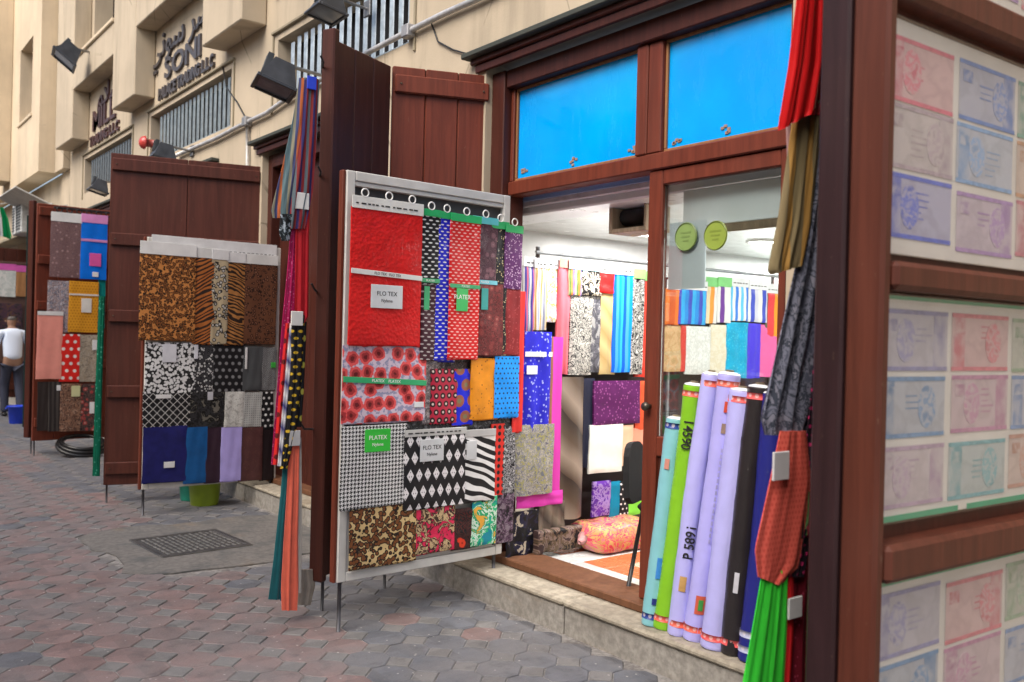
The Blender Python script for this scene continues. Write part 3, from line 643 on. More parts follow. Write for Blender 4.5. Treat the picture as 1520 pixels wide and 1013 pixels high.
def pack(pl, px0, py0, px1, py1, label, mat, off=.03, th=.009, header=None, hpx=14, band=None, sticker=None, loops=0, group='fabric packs', hprint=False, cat='fabric pack', **kw):
    if len(label.split()) < 5: label += ' on a display board'
    if pl in GROW: px0 -= .8; px1 += 1.6; py1 += 1.5
    s0, z1 = pl.un(px0, py0, off+th); s1, _ = pl.un(px1, py0, off+th); z0 = pl.un(px0, py1, off+th)[1]
    o = thing('fabric_pack', label, cat, pl.P((s0+s1)/2, z0, off), group)
    if 'parts' in kw: pass
    cloth_mb(pl.P, s0, s1, z0, z1, off, th, nsd(), **{k: v for k, v in kw.items() if k in ('nu', 'nv', 'wav', 'folds', 'famp', 'flare')}).build('cloth', mat, o, True)
    if pl in GROW and z1-z0 > .12:
        cloth_mb(pl.P, s0+.004, s1+.007, z0-.007, z1-.02, off-.007, .006, nsd(), nu=6, nv=8).build('under_fold', mat, o, True)
    U, V = pl.d, Vector((0, 0, 1))
    def plate(a, b, zlo, zhi, mt, nm, lift=.004, ch=.0012, rot=0.0, par=o):
        c = pl.P((a+b)/2, (zlo+zhi)/2, off+th+lift); M = frame(c, U, V) @ Matrix.Rotation(rot, 4, 'Z'); return MB().box((-(b-a)/2, -(zhi-zlo)/2, -.0015), ((b-a)/2, (zhi-zlo)/2, .0015), ch, M).build(nm, mt, par)
    def prn(txt, a, zc, size, mt, lift, par, rot=0.0, sx=1.0):
        M = frame(pl.P(a, zc, off+th+lift), U, V) @ Matrix.Rotation(rot, 4, 'Z') @ Matrix.Scale(sx, 4, (1, 0, 0)); text_mb(txt, size, M, .0004)[0].build('print', mt, par)
    H = pl.un(px0, py0-hpx, off+th)[1]-z1
    if header:
        h = plate(s0-.002, s1+.002, z1-.006, z1+H, plastic(header, .35), 'header', .001)
        if hprint:
            r_ = random.Random(nsd()); q = s0+.02
            while q < s1-.03:
                w_ = r_.uniform(.012, .03); plate(q, min(q+w_, s1-.01), z1+H*.28, z1+H*.28+.007, m_dark, 'print', .0032, 0, 0, h); q += w_+r_.uniform(.006, .02)
        for k in range(loops):
            c = pl.P(s0+(s1-s0)*(k+.5)/loops, z1+H+.018, off+th); MB().torus(c, U, V, .021, .004, 16, 6).build('hanger_loop', m_white, o, True)
    if band:
        for (c, pyb, hb, txt, rot) in band:
            zb = pl.un(px0, pyb, off+th)[1]; bo = plate(s0-.001, s1+.001, zb-hb/2, zb+hb/2, plastic(c, .3), 'band', .0045, .001, rot)
            if txt: prn(txt, (s0+s1)/2, zb, hb*.75, m_white if c[1] < .6 else m_dark, .0065, bo, rot)
    if sticker:
        for (c, a0, b0, a1, b1, txt) in sticker:
            ss0, zz1 = pl.un(a0, b0, off+th); ss1, _ = pl.un(a1, b0, off+th); zz0 = pl.un(a0, b1, off+th)[1]
            q = plate(ss0, ss1, zz0, zz1, plastic(c, .35), 'label', .0065)
            if txt:
                for k, ln in enumerate(txt): prn(ln, (ss0+ss1)/2, zz1-(zz1-zz0)*(.38+.3*k), (zz1-zz0)*(.27 if k == 0 else .2), m_dark if c[1] > .3 and c[0] > .3 else m_white, .0085, q)
    return o
def board(label, pl, s0, s1, z0, z1, capm, slot=None, legs=(.03,), th=.03, group='display boards'):
    o = thing('display_board', label, 'display board', pl.P((s0+s1)/2, z0, 0), group); V = Vector((0, 0, 1))
    M = frame(pl.P(0, 0, 0), pl.d, V)            # local: x along, y up, z towards the street
    zt = z1-.16 if slot else z1
    MB().box((s0+.052, z0+.052, -th), (s1-.052, (z1-.16 if slot else z1-.052), 0.0), .002, M).build('panel', capm, o)
    if slot:
        MB().box((s0+.052, z1-.075, -th), (s1-.052, z1-.052, 0.0), .002, M).build('panel', capm, o); MB().box((s0+.052, z1-.159, -th), (s1-.052, z1-.076, -th+.004), 0, M).build('slot_back', paint((.05, .05, .05), .7), o)
    for a, b, nm in (((s0, z0), (s0+.05, z1), 'frame_stile'), ((s1-.05, z0), (s1, z1), 'frame_stile'), ((s0+.051, z0), (s1-.051, z0+.05), 'frame_rail'), ((s0+.051, z1-.05), (s1-.051, z1), 'frame_rail')):
        MB().box((*a, -th-.004), (*b, .008), .004, M).build(nm, capm, o)
    MB().box((s0-.021, z0, -th-.01), (s0-.001, z1, -.002), .004, M).build('edge_strip', m_wood, o)
    for k in legs:
        MB().tube([pl.P(s0+k, z0+.01, -.02), pl.P(s0+k, -.01, -.02)], .011, 8).build('leg', metal((.10, .10, .11), .5), o, True)
    MB().tube([pl.P(s1-.04, z0+.01, -.02), pl.P(s1-.04, .17 if pl.P(s1-.04, 0).x > 3.16 else -.01, -.02)], .011, 8).build('leg', metal((.10, .10, .11), .5), o, True)
    return o
RED = (.62, .012, .012); BLK = (.012, .012, .014); NAVY = (.012, .014, .13); ROY = (.012, .018, .55); WHT = (.72, .72, .72); PLUM = (.07, .018, .035)
GOLD = (.45, .28, .07); ORG = (.72, .26, .012); SKY = (.01, .28, .85); MAG = (.66, .05, .42); CREAM = (.68, .58, .40); CORAL = (.75, .10, .09)
# ---- first board -----------------------------------------------------------
P1 = Plane(2.16, 4.24, 3.4); GROW.append(P1)
s_r = P1.un(757, 293)[0]; zt = P1.un(512, 252)[1]; zb_ = P1.un(498, 866)[1]; s_l = P1.un(511, 400)[0]
board('tall white framed display board full of bright fabric packs beside the doorway', P1, s_l, s_r, zb_, zt, paint((.58, .57, .54), .5, 0.0, .08), True, (.03,))
G1 = 'fabric packs on the tall white board'
def k1(*a, **k): return pack(P1, *a, group=G1, **k)
tagw = (.62, .65, .67); TAPE = (.03, .36, .14)
k1(625, 520, 772, 562, 'dark floral length tucked behind the crimson and orange packs', cloth('mottle', BLK, (.09, .05, .05), (.03, .03, .03), (.2, .16, .16), s=30), off=.004)
k1(512, 618, 765, 650, 'dark grey lining length tucked behind the houndstooth row', cloth('mottle', (.05, .05, .055), (.02, .02, .02), (.12, .12, .13), s=24), off=.004)
k1(583, 498, 676, 536, 'royal blue fabric with white dashes folded under the big red pack', cloth('dash', ROY, WHT), off=.012)
k1(524, 306, 627, 510, 'large plain scarlet embossed pack with a white square label', cloth('plain', RED, .18, emb=55), off=.045, th=.012, header=(.72, .72, .68), hpx=17, hprint=True, loops=3, band=[((.70, .70, .68), 404, .026, 'FLO TEX   FLO TEX', -.035)], sticker=[(tagw, 550, 422, 597, 457, ('FLO TEX', 'Nylene'))])
k1(627, 318, 653, 420, 'black pack with white dashes next to the big red pack', cloth('dash', BLK, WHT), off=.04, header=GREEN, hpx=9, loops=1, band=[(TAPE, 416, .022, 'PLATEX', 0)])
k1(627, 421, 657, 533, 'dark plum pack with silver dots below the black dashed pack', cloth('dash', (.06, .02, .03), (.5, .45, .45)), off=.033, sticker=[(TAPE, 629, 425, 637, 460, None)])
k1(651, 322, 675, 533, 'long royal blue pack with white dashes', cloth('dash', ROY, WHT, s=24), off=.036, header=GREEN, hpx=9, loops=1)
k1(671, 326, 713, 531, 'bright red dotted pack with green tape and green hang tag', cloth('dash', RED, (.8, .5, .48), s=26), off=.05, header=GREEN, hpx=10, loops=1, band=[(TAPE, 424, .022, 'PLATEX', 0)], sticker=[((.03, .45, .10), 677, 428, 694, 462, ('PLATEX',))])
k1(703, 329, 738, 418, 'plum pack printed with pale roses', cloth('floral', (.055, .018, .03), (.16, .07, .09), (.3, .17, .2), (.04, .012, .025), s=22), off=.04, header=(.1, .5, .55), hpx=9, loops=1, band=[((.15, .5, .6), 418, .024, 'PLATEX', 0)])
k1(712, 420, 746, 526, 'dark red rose pack with a teal tag', cloth('floral', (.12, .012, .015), (.2, .03, .03), (.33, .12, .1), (.06, .01, .012), s=22), off=.044, sticker=[((.02, .3, .28), 714, 428, 724, 460, None)])
k1(731, 337, 754, 527, 'narrow black pack flecked with gold', cloth('glit', BLK, (.55, .45, .25), s=70, r=.34), off=.038, header=GREEN, hpx=10, loops=1)
k1(752, 343, 775, 427, 'purple speckled pack at the hinge side of the white board', cloth('glit', (.10, .02, .12), (.5, .32, .5), s=70, r=.36), off=.046, header=GREEN, hpx=10, loops=1)
k1(752, 428, 772, 525, 'wine red speckled pack below the purple one', cloth('glit', (.22, .015, .018), (.35, .06, .06), s=60), off=.04)
k1(767, 432, 779, 640, 'narrow bright red pack hanging past the edge of the white board', cloth('plain', (.66, .03, .025)), off=.02)
k1(511, 512, 632, 628, 'coral pack with dark red roses and a slanted green tape', cloth('roses', (.60, .50, .60), (.72, .09, .09), (.13, .01, .012), (.28, .28, .42), s=12), off=.026, band=[(TAPE, 567, .03, 'PLATEX    PLATEX', -.05)], sticker=[(tagw, 614, 597, 628, 605, None)])
k1(628, 533, 648, 628, 'grey floral strip between the rose pack and the crimson ring pack', cloth('mottle', (.25, .2, .18), (.1, .09, .1), (.35, .3, .3), s=40), off=.018)
k1(641, 548, 677, 628, 'crimson pack with black and white rings', cloth('rings', (.42, .02, .05), (.03, .012, .015), (.6, .5, .45), s=22), off=.024)
k1(675, 548, 703, 630, 'deep blue pack with brown medallions', cloth('rings', (.012, .02, .62), (.3, .1, .06), (.2, .18, .1), s=11), off=.022)
k1(701, 532, 738, 622, 'orange pack with small brown flecks', cloth('glit', ORG, (.3, .1, .01), s=40, r=.26), off=.032)
k1(736, 529, 770, 619, 'sky blue pack with navy dots', cloth('dots', SKY, (.01, .02, .08), s=34, r=.2), off=.036)
k1(509, 634, 603, 757, 'black and white houndstooth pack with a green tag', cloth('hound', BLK, WHT, s=48), off=.03, sticker=[((.03, .48, .04), 541, 638, 579, 672, ('PLATEX', 'Nylene'))])
k1(602, 648, 690, 757, 'black and white diamond checked pack with a grey label', cloth('argyle', BLK, (.66, .64, .66), s=17), off=.036, header=(.45, .45, .44), hpx=9, hprint=True, sticker=[((.5, .52, .54), 623, 653, 658, 686, ('FLO TEX', 'Nylene'))])
k1(690, 648, 734, 746, 'zebra striped pack', cloth('tiger', WHT, BLK, s=5.5, dist=7.0), off=.032, header=(.4, .4, .4), hpx=9, sticker=[((.5, .52, .54), 692, 655, 707, 683, None)])
k1(731, 630, 748, 735, 'red pack with black scalloped edge beside the zebra pack', cloth('dots', (.62, .03, .02), BLK, s=26, r=.33, stag=False), off=.02)
k1(744, 634, 764, 732, 'black and grey floral pack at the hinge side', cloth('mottle', BLK, (.3, .3, .32), BLK, (.5, .5, .52), s=36), off=.014)
k1(521, 758, 617, 846, 'tan leopard print pack in the bottom row', cloth('leopard', (.58, .42, .20), (.17, .06, .02), (.018, .012, .01), s=42, thr=.66), off=.026)
k1(619, 757, 674, 823, 'hot pink and leopard print pack', cloth('mottle', (.66, .03, .09), (.6, .02, .08), (.05, .02, .02), (.5, .36, .2), (.05, .03, .02), s=16), off=.024)
k1(672, 757, 704, 816, 'black pack with orange red flowers', cloth('floral', BLK, (.66, .05, .02), (.25, .02, .01), (.03, .02, .02), s=14, r=.38), off=.02)
k1(703, 740, 737, 810, 'green and turquoise abstract pack', cloth('mottle', (.01, .22, .3), (.02, .45, .2), (.55, .7, .6), (.02, .3, .12), (.7, .35, .05), s=9), off=.024)
k1(736, 735, 762, 806, 'dark floral remnant by the post in the bottom row', cloth('mottle', BLK, (.09, .05, .09), (.2, .16, .2), s=36), off=.012)
# ---- second board ----------------------------------------------------------
P2 = Plane(2.21, 7.80, 1.2); GROW.append(P2)
s_l2 = P2.un(213, 600)[0]; z0_ = P2.un(214, 727)[1]; z1_ = P2.un(222, 352)[1]
board('display board of animal print and monochrome packs in front of the wide brown shutter', P2, s_l2, P2.un(416, 400)[0], z0_, z1_, paint((.62, .60, .55), .5, 0.0, .08), False, (.02,))
G2 = 'fabric packs on the animal print board'
def k2(*a, **k): return pack(P2, *a, group=G2, **k)
LB = (.40, .17, .05)
o = k2(226, 372, 409, 380, 'long white header card with printed names above the animal prints', m_card, off=.012, th=.004, cat='header card', header=(.74, .74, .74), hpx=24, hprint=True)
k2(209, 375, 290, 503, 'golden brown leopard print pack with a white header', cloth('leopard', (.55, .22, .06), (.22, .075, .02), (.015, .01, .008), s=46, thr=.64), off=.045, th=.012, header=(.76, .76, .75), hpx=18)
k2(288, 381, 321, 509, 'orange tiger print pack', cloth('tiger', (.42, .13, .03), (.03, .018, .014), s=9, dist=9, rot=-.6, bal=.42), off=.04, header=(.7, .7, .68), hpx=14)
k2(316, 384, 338, 509, 'pale leopard print pack with black and white spots', cloth('leopard', (.42, .34, .22), (.5, .48, .44), BLK, s=30, thr=.55), off=.044, header=(.72, .72, .72), hpx=14)
k2(337, 388, 363, 510, 'dark brown tiger print pack', cloth('tiger', (.4, .17, .05), (.025, .014, .01), s=10, dist=14, rot=.4, bal=.5), off=.04, header=(.7, .7, .7), hpx=14)
k2(361, 390, 411, 509, 'dark chestnut mottled animal print pack', cloth('leopard', (.13, .05, .025), (.22, .09, .05), (.02, .01, .008), s=36), off=.036, header=(.7, .7, .68), hpx=14)
k2(217, 508, 288, 583, 'white and black pebble print pack with a white label', cloth('leopard', (.03, .03, .03), WHT, BLK, s=40, thr=.8), off=.03, sticker=[((.66, .67, .72), 241, 511, 262, 538, None)])
k2(286, 510, 318, 583, 'grey and black pebble print pack beside its white twin', cloth('leopard', (.04, .04, .045), (.5, .5, .5), BLK, s=40, thr=.6), off=.026, sticker=[((.66, .67, .72), 288, 512, 294, 533, None)])
k2(317, 511, 363, 581, 'black pack with grey polka dots', cloth('dots', BLK, (.22, .22, .23), s=17, r=.24), off=.028)
k2(363, 514, 389, 578, 'charcoal plain pack with a white edge', cloth('plain', (.07, .075, .08)), off=.03, sticker=[(WHT, 364, 516, 367, 548, None)])
k2(388, 516, 409, 578, 'silver grey mesh pack', cloth('lattice', (.08, .085, .09), (.4, .4, .4), s=60), off=.024, sticker=[((.05, .4, .06), 402, 538, 409, 546, None)])
k2(213, 582, 281, 634, 'black pack with white crossing lines', cloth('lattice', BLK, (.62, .6, .58), s=15, wd=.06), off=.028, sticker=[(WHT, 231, 586, 254, 592, None)])
k2(280, 580, 336, 635, 'black satin pack with faint leaves', cloth('mottle', BLK, (.03, .03, .033), (.008, .008, .008), (.14, .13, .11), s=14), off=.024, sticker=[((.55, .55, .6), 308, 582, 316, 594, None)])
k2(336, 582, 362, 633, 'silver white brocade pack', cloth('mottle', (.5, .5, .48), (.6, .6, .57), (.38, .38, .36), s=30), off=.032)
k2(361, 583, 388, 633, 'grey and white small check pack', cloth('dots', (.42, .43, .42), (.16, .17, .17), s=50, r=.22, stag=False), off=.028)
k2(387, 582, 404, 636, 'black pack with white dots at the board edge', cloth('dots', BLK, WHT, s=20, r=.22), off=.02)
k2(214, 634, 277, 717, 'navy blue satin pack with a small white label', cloth('plain', (.014, .015, .12), .5), off=.028, sticker=[(WHT, 243, 686, 259, 695, None)])
k2(276, 635, 307, 717, 'petrol blue plain pack', cloth('plain', (.008, .09, .28), .3), off=.026)
k2(306, 635, 332, 716, 'aubergine plain pack', cloth('plain', (.035, .016, .03)), off=.022)
k2(330, 635, 358, 714, 'lavender plain pack', cloth('plain', (.42, .36, .76)), off=.03)
k2(357, 635, 389, 713, 'brown plum pack with gold flecks', cloth('glit', (.09, .035, .035), (.2, .09, .05), s=60, r=.2), off=.026)
k2(388, 636, 407, 712, 'plain black pack at the lower board edge', cloth('plain', (.014, .008, .01)), off=.016)
# ---- third display (on the shutter itself) ----------------------------------
P3 = Plane(2.14, 11.86, 1.5); G3 = 'fabric packs on the third shutter'
def k3(*a, **k): return pack(P3, *a, group=G3, **k)
rl = thing('hanging_rail', 'row of black hooks on a rail above the mauve and blue packs', 'rail', P3.P(.5, 2.85, -.05))
a0, zz = P3.un(80, 312); MB().box((a0, zz+.02, -.02), (P3.un(160, 312)[0]+.3, zz+.045, .01), .003, frame(P3.P(0, 0), P3.d, (0, 0, 1))).build('bar', metal((.06, .05, .05), .5), rl)
for k in range(9): q = a0+.06+k*.11; MB().torus(P3.P(q, zz+.01, .005), P3.d, Vector((0, 0, 1)), .03, .008, 12, 6).build('hook', m_black, rl, True)
k3(76, 327, 122, 411, 'mauve pack printed with pale pink roses', cloth('floral', (.17, .09, .09), (.3, .18, .18), (.42, .3, .29), (.12, .07, .08), s=20, r=.3), off=.04, header=(.74, .74, .72), hpx=13)
k3(121, 329, 160, 414, 'cobalt blue pack with a pink header and pink tag', cloth('plain', (.0, .16, .72)), off=.044, header=(.75, .3, .6), hpx=12, band=[((.6, .25, .5), 356, .03, None, 0)], sticker=[((.7, .1, .35), 133, 376, 150, 395, None), (WHT, 137, 404, 146, 411, None)])
k3(71, 416, 104, 493, 'grey paisley pack', cloth('mottle', (.3, .3, .36), (.12, .12, .16), (.45, .38, .38), (.2, .12, .12), (.5, .5, .55), s=26), off=.034)
k3(103, 417, 147, 493, 'mustard orange checked pack with a white label', cloth('dots', (.66, .3, .02), (.45, .17, .01), s=30, r=.26), off=.04, band=[((.7, .66, .6), 437, .02, None, 0)], sticker=[((.7, .68, .62), 121, 443, 136, 464, None)])
k3(146, 410, 157, 487, 'narrow teal pack edge beside the mustard one', cloth('plain', (.0, .22, .2)), off=.02)
k3(56, 467, 94, 563, 'salmon pink plain pack', cloth('plain', (.78, .30, .24)), off=.05, header=(.7, .7, .68), hpx=5)
k3(89, 496, 119, 567, 'scarlet pack with white polka dots', cloth('dots', (.68, .02, .015), (.8, .75, .7), s=11.5, r=.22), off=.046)
k3(116, 497, 147, 567, 'sand coloured speckled pack', cloth('mottle', (.3, .24, .17), (.4, .35, .28), (.2, .16, .12), s=40), off=.04, sticker=[(WHT, 137, 505, 146, 520, None)])
k3(56, 567, 73, 640, 'black brown plain pack on the street side of the third shutter', cloth('plain', (.03, .022, .02)), off=.03)
k3(72, 567, 92, 641, 'dark striped pack next to the brown paisley', cloth('stripes', (.025, .02, .02), (.06, .05, .045), s=20), off=.036, sticker=[(WHT, 84, 572, 90, 580, None)])
k3(90, 570, 121, 641, 'copper brown paisley pack', cloth('mottle', (.1, .05, .035), (.3, .16, .1), (.06, .03, .025), (.36, .22, .15), s=22), off=.04, sticker=[((.55, .55, .3), 106, 573, 119, 589, None)])
k3(120, 570, 146, 640, 'black pack with red blossoms', cloth('floral', BLK, (.3, .03, .03), (.5, .3, .25), (.05, .02, .02), s=16), off=.034, sticker=[(WHT, 133, 597, 140, 614, None)])
# ---- far display by the walking man -----------------------------------------
P4 = Plane(2.1, 18.4, 0)
board('far display with magenta trimmed papers beyond the walking man', P4, .05, 1.15, .9, 2.7, paint((.1, .05, .04), .5), False, (.02,))
pack(P4, -6, 400, 24, 440, 'pale printed sheets with a magenta header far down the lane', cloth('mottle', (.6, .62, .6), (.5, .54, .52), (.66, .66, .64), s=8), off=.03, header=(.6, .1, .4), hpx=9)
pack(P4, 24, 403, 40, 440, 'tan pack beside the pale printed sheets far down the lane', cloth('plain', (.35, .17, .07)), off=.03, header=(.6, .1, .4), hpx=9)
pack(P4, -6, 450, 34, 500, 'dark patterned pack below the printed sheets far down the lane', cloth('mottle', (.02, .02, .02), (.06, .03, .05), (.1, .05, .03), s=10), off=.02)
# ---- rack inside the shop ---------------------------------------------------
P5 = Plane(3.4, 4.42, 0)
rk = thing('fabric_rack', 'steel rack with two rails inside the shop', 'rack', (5.2, 4.48, .196))
for z in (2.10, 1.36, .78): MB().tube([(3.62, 4.46, z), (7.4, 4.46, z)], .012, 8).build('rail', m_steel, rk, True)
for x in (3.66, 4.9, 6.1, 7.36): MB().tube([(x, 4.49, .19), (x, 4.49, 2.14)], .014, 8).build('post', m_steel, rk, True)
MB().box((3.68, 4.505, .26), (7.34, 4.52, 2.02), .003).build('dark_gap_sheet', paint((.045, .03, .03), .7), rk)  # added dark sheet, makes the gaps between the packs read dark
G5 = 'fabrics on the rack inside the shop'
HW = (.74, .76, .78)
IN = [  # px0, py0, px1, py1, label, material, offset, header
 (778, 394, 796, 492, 'white pack with blue and red stripes', cloth('stripes', WHT, (.1, .08, .4), (.5, .1, .15), (.05, .12, .25), s=18), .02, HW),
 (794, 396, 814, 490, 'gold and white striped pack', cloth('stripes', (.6, .5, .38), (.5, .3, .08), WHT, (.3, .35, .5), s=22), .03, HW),
 (812, 397, 834, 478, 'white pack with gold sprigs', cloth('mottle', WHT, (.6, .45, .1), (.7, .66, .7), (.5, .4, .55), s=18), .02, HW),
 (831, 396, 849, 556, 'coral red plain pack', cloth('plain', (.78, .14, .18)), .034, (.7, .25, .2)),
 (845, 398, 864, 438, 'short olive and orange striped pack', cloth('stripes', (.12, .2, .05), (.6, .2, .05), (.2, .15, .4), (.5, .45, .3), s=16), .044, (.3, .6, .72)),
 (848, 438, 882, 557, 'black and silver marbled pack', cloth('mottle', (.05, .05, .05), (.45, .44, .4), (.1, .1, .1), (.6, .58, .52), s=30), .03, None),
 (864, 400, 895, 438, 'short black and cream spotted pack', cloth('mottle', BLK, (.5, .45, .35), BLK, s=24), .04, (.3, .6, .72)),
 (876, 440, 897, 553, 'charcoal pack with white tags', cloth('mottle', (.06, .06, .07), (.1, .1, .12), (.3, .3, .3), s=16), .022, None),
 (892, 404, 913, 435, 'short bright red pack', cloth('plain', RED), .044, HW),
 (893, 435, 916, 556, 'antique gold satin pack', cloth('bands', (.4, .28, .12), (.55, .42, .2), (.38, .26, .1), s=6), .03, None),
 (913, 406, 949, 553, 'brilliant blue satin pack', cloth('stripes', (.0, .25, .8), (.02, .4, .9), (.0, .1, .6), (.05, .3, .85), s=9), .04, HW),
 (941, 412, 958, 556, 'black and white floral pack', cloth('mottle', BLK, (.4, .4, .38), (.05, .05, .05), (.6, .6, .55), s=26), .046, (.25, .6, .15)),
 (948, 415, 970, 560, 'vermilion pack by the door stile', cloth('plain', (.7, .05, .03)), .02, (.25, .6, .15)),
 (990, 428, 1010, 482, 'orange pack seen through the door pane', cloth('stripes', (.75, .2, .04), (.6, .12, .03), s=8), .03, HW),
 (1010, 428, 1050, 481, 'blue striped pack seen through the door pane', cloth('stripes', (.02, .25, .7), (.05, .08, .5), (.03, .4, .8), s=9), .036, HW),
 (1048, 424, 1066, 480, 'amber and white striped pack seen through the door pane', cloth('stripes', (.75, .3, .05), WHT, (.7, .6, .4), s=8), .03, (.2, .6, .2)),
 (1066, 424, 1086, 479, 'white pack with purple edge seen through the door pane', cloth('stripes', WHT, WHT, (.15, .04, .3), s=7), .036, (.2, .6, .2)),
 (1086, 424, 1112, 476, 'white and sky blue striped pack seen through the door pane', cloth('stripes', WHT, (.03, .2, .7), WHT, (.1, .5, .8), s=8), .03, HW),
 (1112, 428, 1140, 478, 'white and cobalt striped pack seen through the door pane', cloth('stripes', WHT, (.05, .08, .5), (.6, .6, .7), s=7), .034, HW),
 (1138, 434, 1175, 500, 'red amber and olive striped pack seen through the door pane', cloth('stripes', (.7, .05, .06), (.75, .3, .02), (.12, .11, .08), s=4), .03, HW),
 (988, 483, 1014, 552, 'beige brocade pack seen through the door pane', cloth('mottle', (.6, .42, .22), (.5, .34, .16), s=20), .02, None),
 (1012, 483, 1024, 552, 'narrow red pack seen through the door pane', cloth('plain', (.6, .05, .04)), .026, None),
 (1020, 484, 1056, 556, 'white pack with silver writing seen through the door pane', cloth('mottle', (.74, .76, .74), (.6, .62, .6), (.76, .76, .74), s=24), .034, None),
 (1056, 482, 1082, 556, 'cream lace pack seen through the door pane', cloth('mottle', (.66, .6, .45), (.7, .66, .55), s=30), .028, None),
 (1080, 478, 1112, 562, 'turquoise sequin pack seen through the door pane', cloth('glit', (.0, .35, .6), (.1, .55, .7), s=50), .034, None),
 (1110, 480, 1130, 562, 'violet blue pack seen through the door pane', cloth('plain', (.06, .04, .62)), .03, None),
 (1128, 482, 1156, 560, 'rose pink pack seen through the door pane', cloth('plain', (.72, .12, .35)), .024, None),
 (866, 562, 884, 695, 'dark navy pack below the marbled pack', cloth('plain', (.012, .014, .035)), .03, None),
 (883, 566, 951, 632, 'deep purple sequined pack', cloth('glit', (.09, .008, .09), (.25, .06, .22), s=45, r=.34), .05, None),
 (946, 566, 970, 640, 'orange red pack beside the purple sequins', cloth('plain', (.7, .09, .03)), .03, None),
 (877, 632, 926, 704, 'plain white folded pack', cloth('plain', (.72, .75, .70)), .05, None),
 (923, 632, 941, 692, 'pale peach pack', cloth('plain', (.75, .48, .32)), .04, None),
 (938, 636, 970, 705, 'light coral pack by the door stile', cloth('plain', (.78, .3, .2)), .03, None),
 (882, 716, 908, 768, 'violet floral pack under the shelf', cloth('mottle', (.12, .03, .35), (.3, .2, .5), (.08, .02, .25), s=18), .04, None),
 (907, 716, 922, 768, 'teal pack under the shelf', cloth('plain', (.0, .2, .35)), .036, None),
 (921, 716, 934, 768, 'black dotted pack under the shelf', cloth('dots', BLK, WHT, s=30, r=.2), .04, None),
 (932, 716, 960, 766, 'lime green pack under the shelf', cloth('plain', (.2, .62, .05)), .036, None),
]
for a, b, c, d, lb, mt, of, hd in IN:
    pack(P5, a, b, c, d, lb + ('' if 'pane' in lb else ' on the shop rack'), mt, off=of, th=.02, header=hd, hpx=13, group=G5, hprint=(hd == HW), folds=2 if (d-b) > 80 else 0, famp=.006)
# robe-like pieces hanging at the doorway
P6 = Plane(3.4, 4.36, 0)
def k6(*a, **k): return pack(P6, *a, group='long pieces hanging at the doorway', cat='hanging fabric', **k)
k6(768, 735, 836, 756, 'magenta hem of the long dress piece at the doorway', cloth('plain', MAG), off=.03, folds=3, famp=.006)
k6(813, 500, 836, 742, 'magenta dress piece with brown trim at the doorway', cloth('stripes', MAG, MAG, (.3, .12, .07), s=8), off=.02, folds=1, famp=.004)
k6(780, 492, 820, 640, 'royal blue beaded dress piece with white labels at the doorway', cloth('glit', (.02, .02, .55), (.3, .35, .75), s=36, r=.3), off=.05, band=[(HW, 526, .03, None, 0)], sticker=[(HW, 781, 543, 797, 556, None)], folds=2, famp=.01)
k6(766, 632, 824, 738, 'olive and silver embroidered dress panel at the doorway', cloth('mottle', (.15, .16, .2), (.35, .33, .12), (.2, .2, .25), (.4, .38, .3), (.12, .12, .16), s=26), off=.056, folds=2, famp=.01)
k6(836, 560, 868, 772, 'shiny grey brown diagonal striped drape at the doorway', cloth('bands', (.08, .055, .04), (.30, .24, .19), (.10, .07, .05), (.04, .03, .025), s=2.6, rough=.4), off=.03, folds=1, famp=.02, flare=.1)
k6(800, 748, 838, 792, 'dark grey satin length below the magenta hem', cloth('bands', (.05, .04, .035), (.22, .18, .14), (.06, .045, .04), s=5, rough=.4), off=.02, folds=3, famp=.014)
k6(752, 762, 802, 828, 'black length with cream zigzag lines by the threshold', cloth('mottle', BLK, BLK, (.02, .02, .05), (.5, .45, .35), s=12), off=.015, folds=2, famp=.01)
k6(800, 790, 866, 824, 'mixed dark remnants piled at the foot of the rack', cloth('mottle', BLK, (.12, .08, .05), (.2, .14, .12), (.05, .03, .03), s=14), off=.02, th=.06, folds=3, famp=.02)
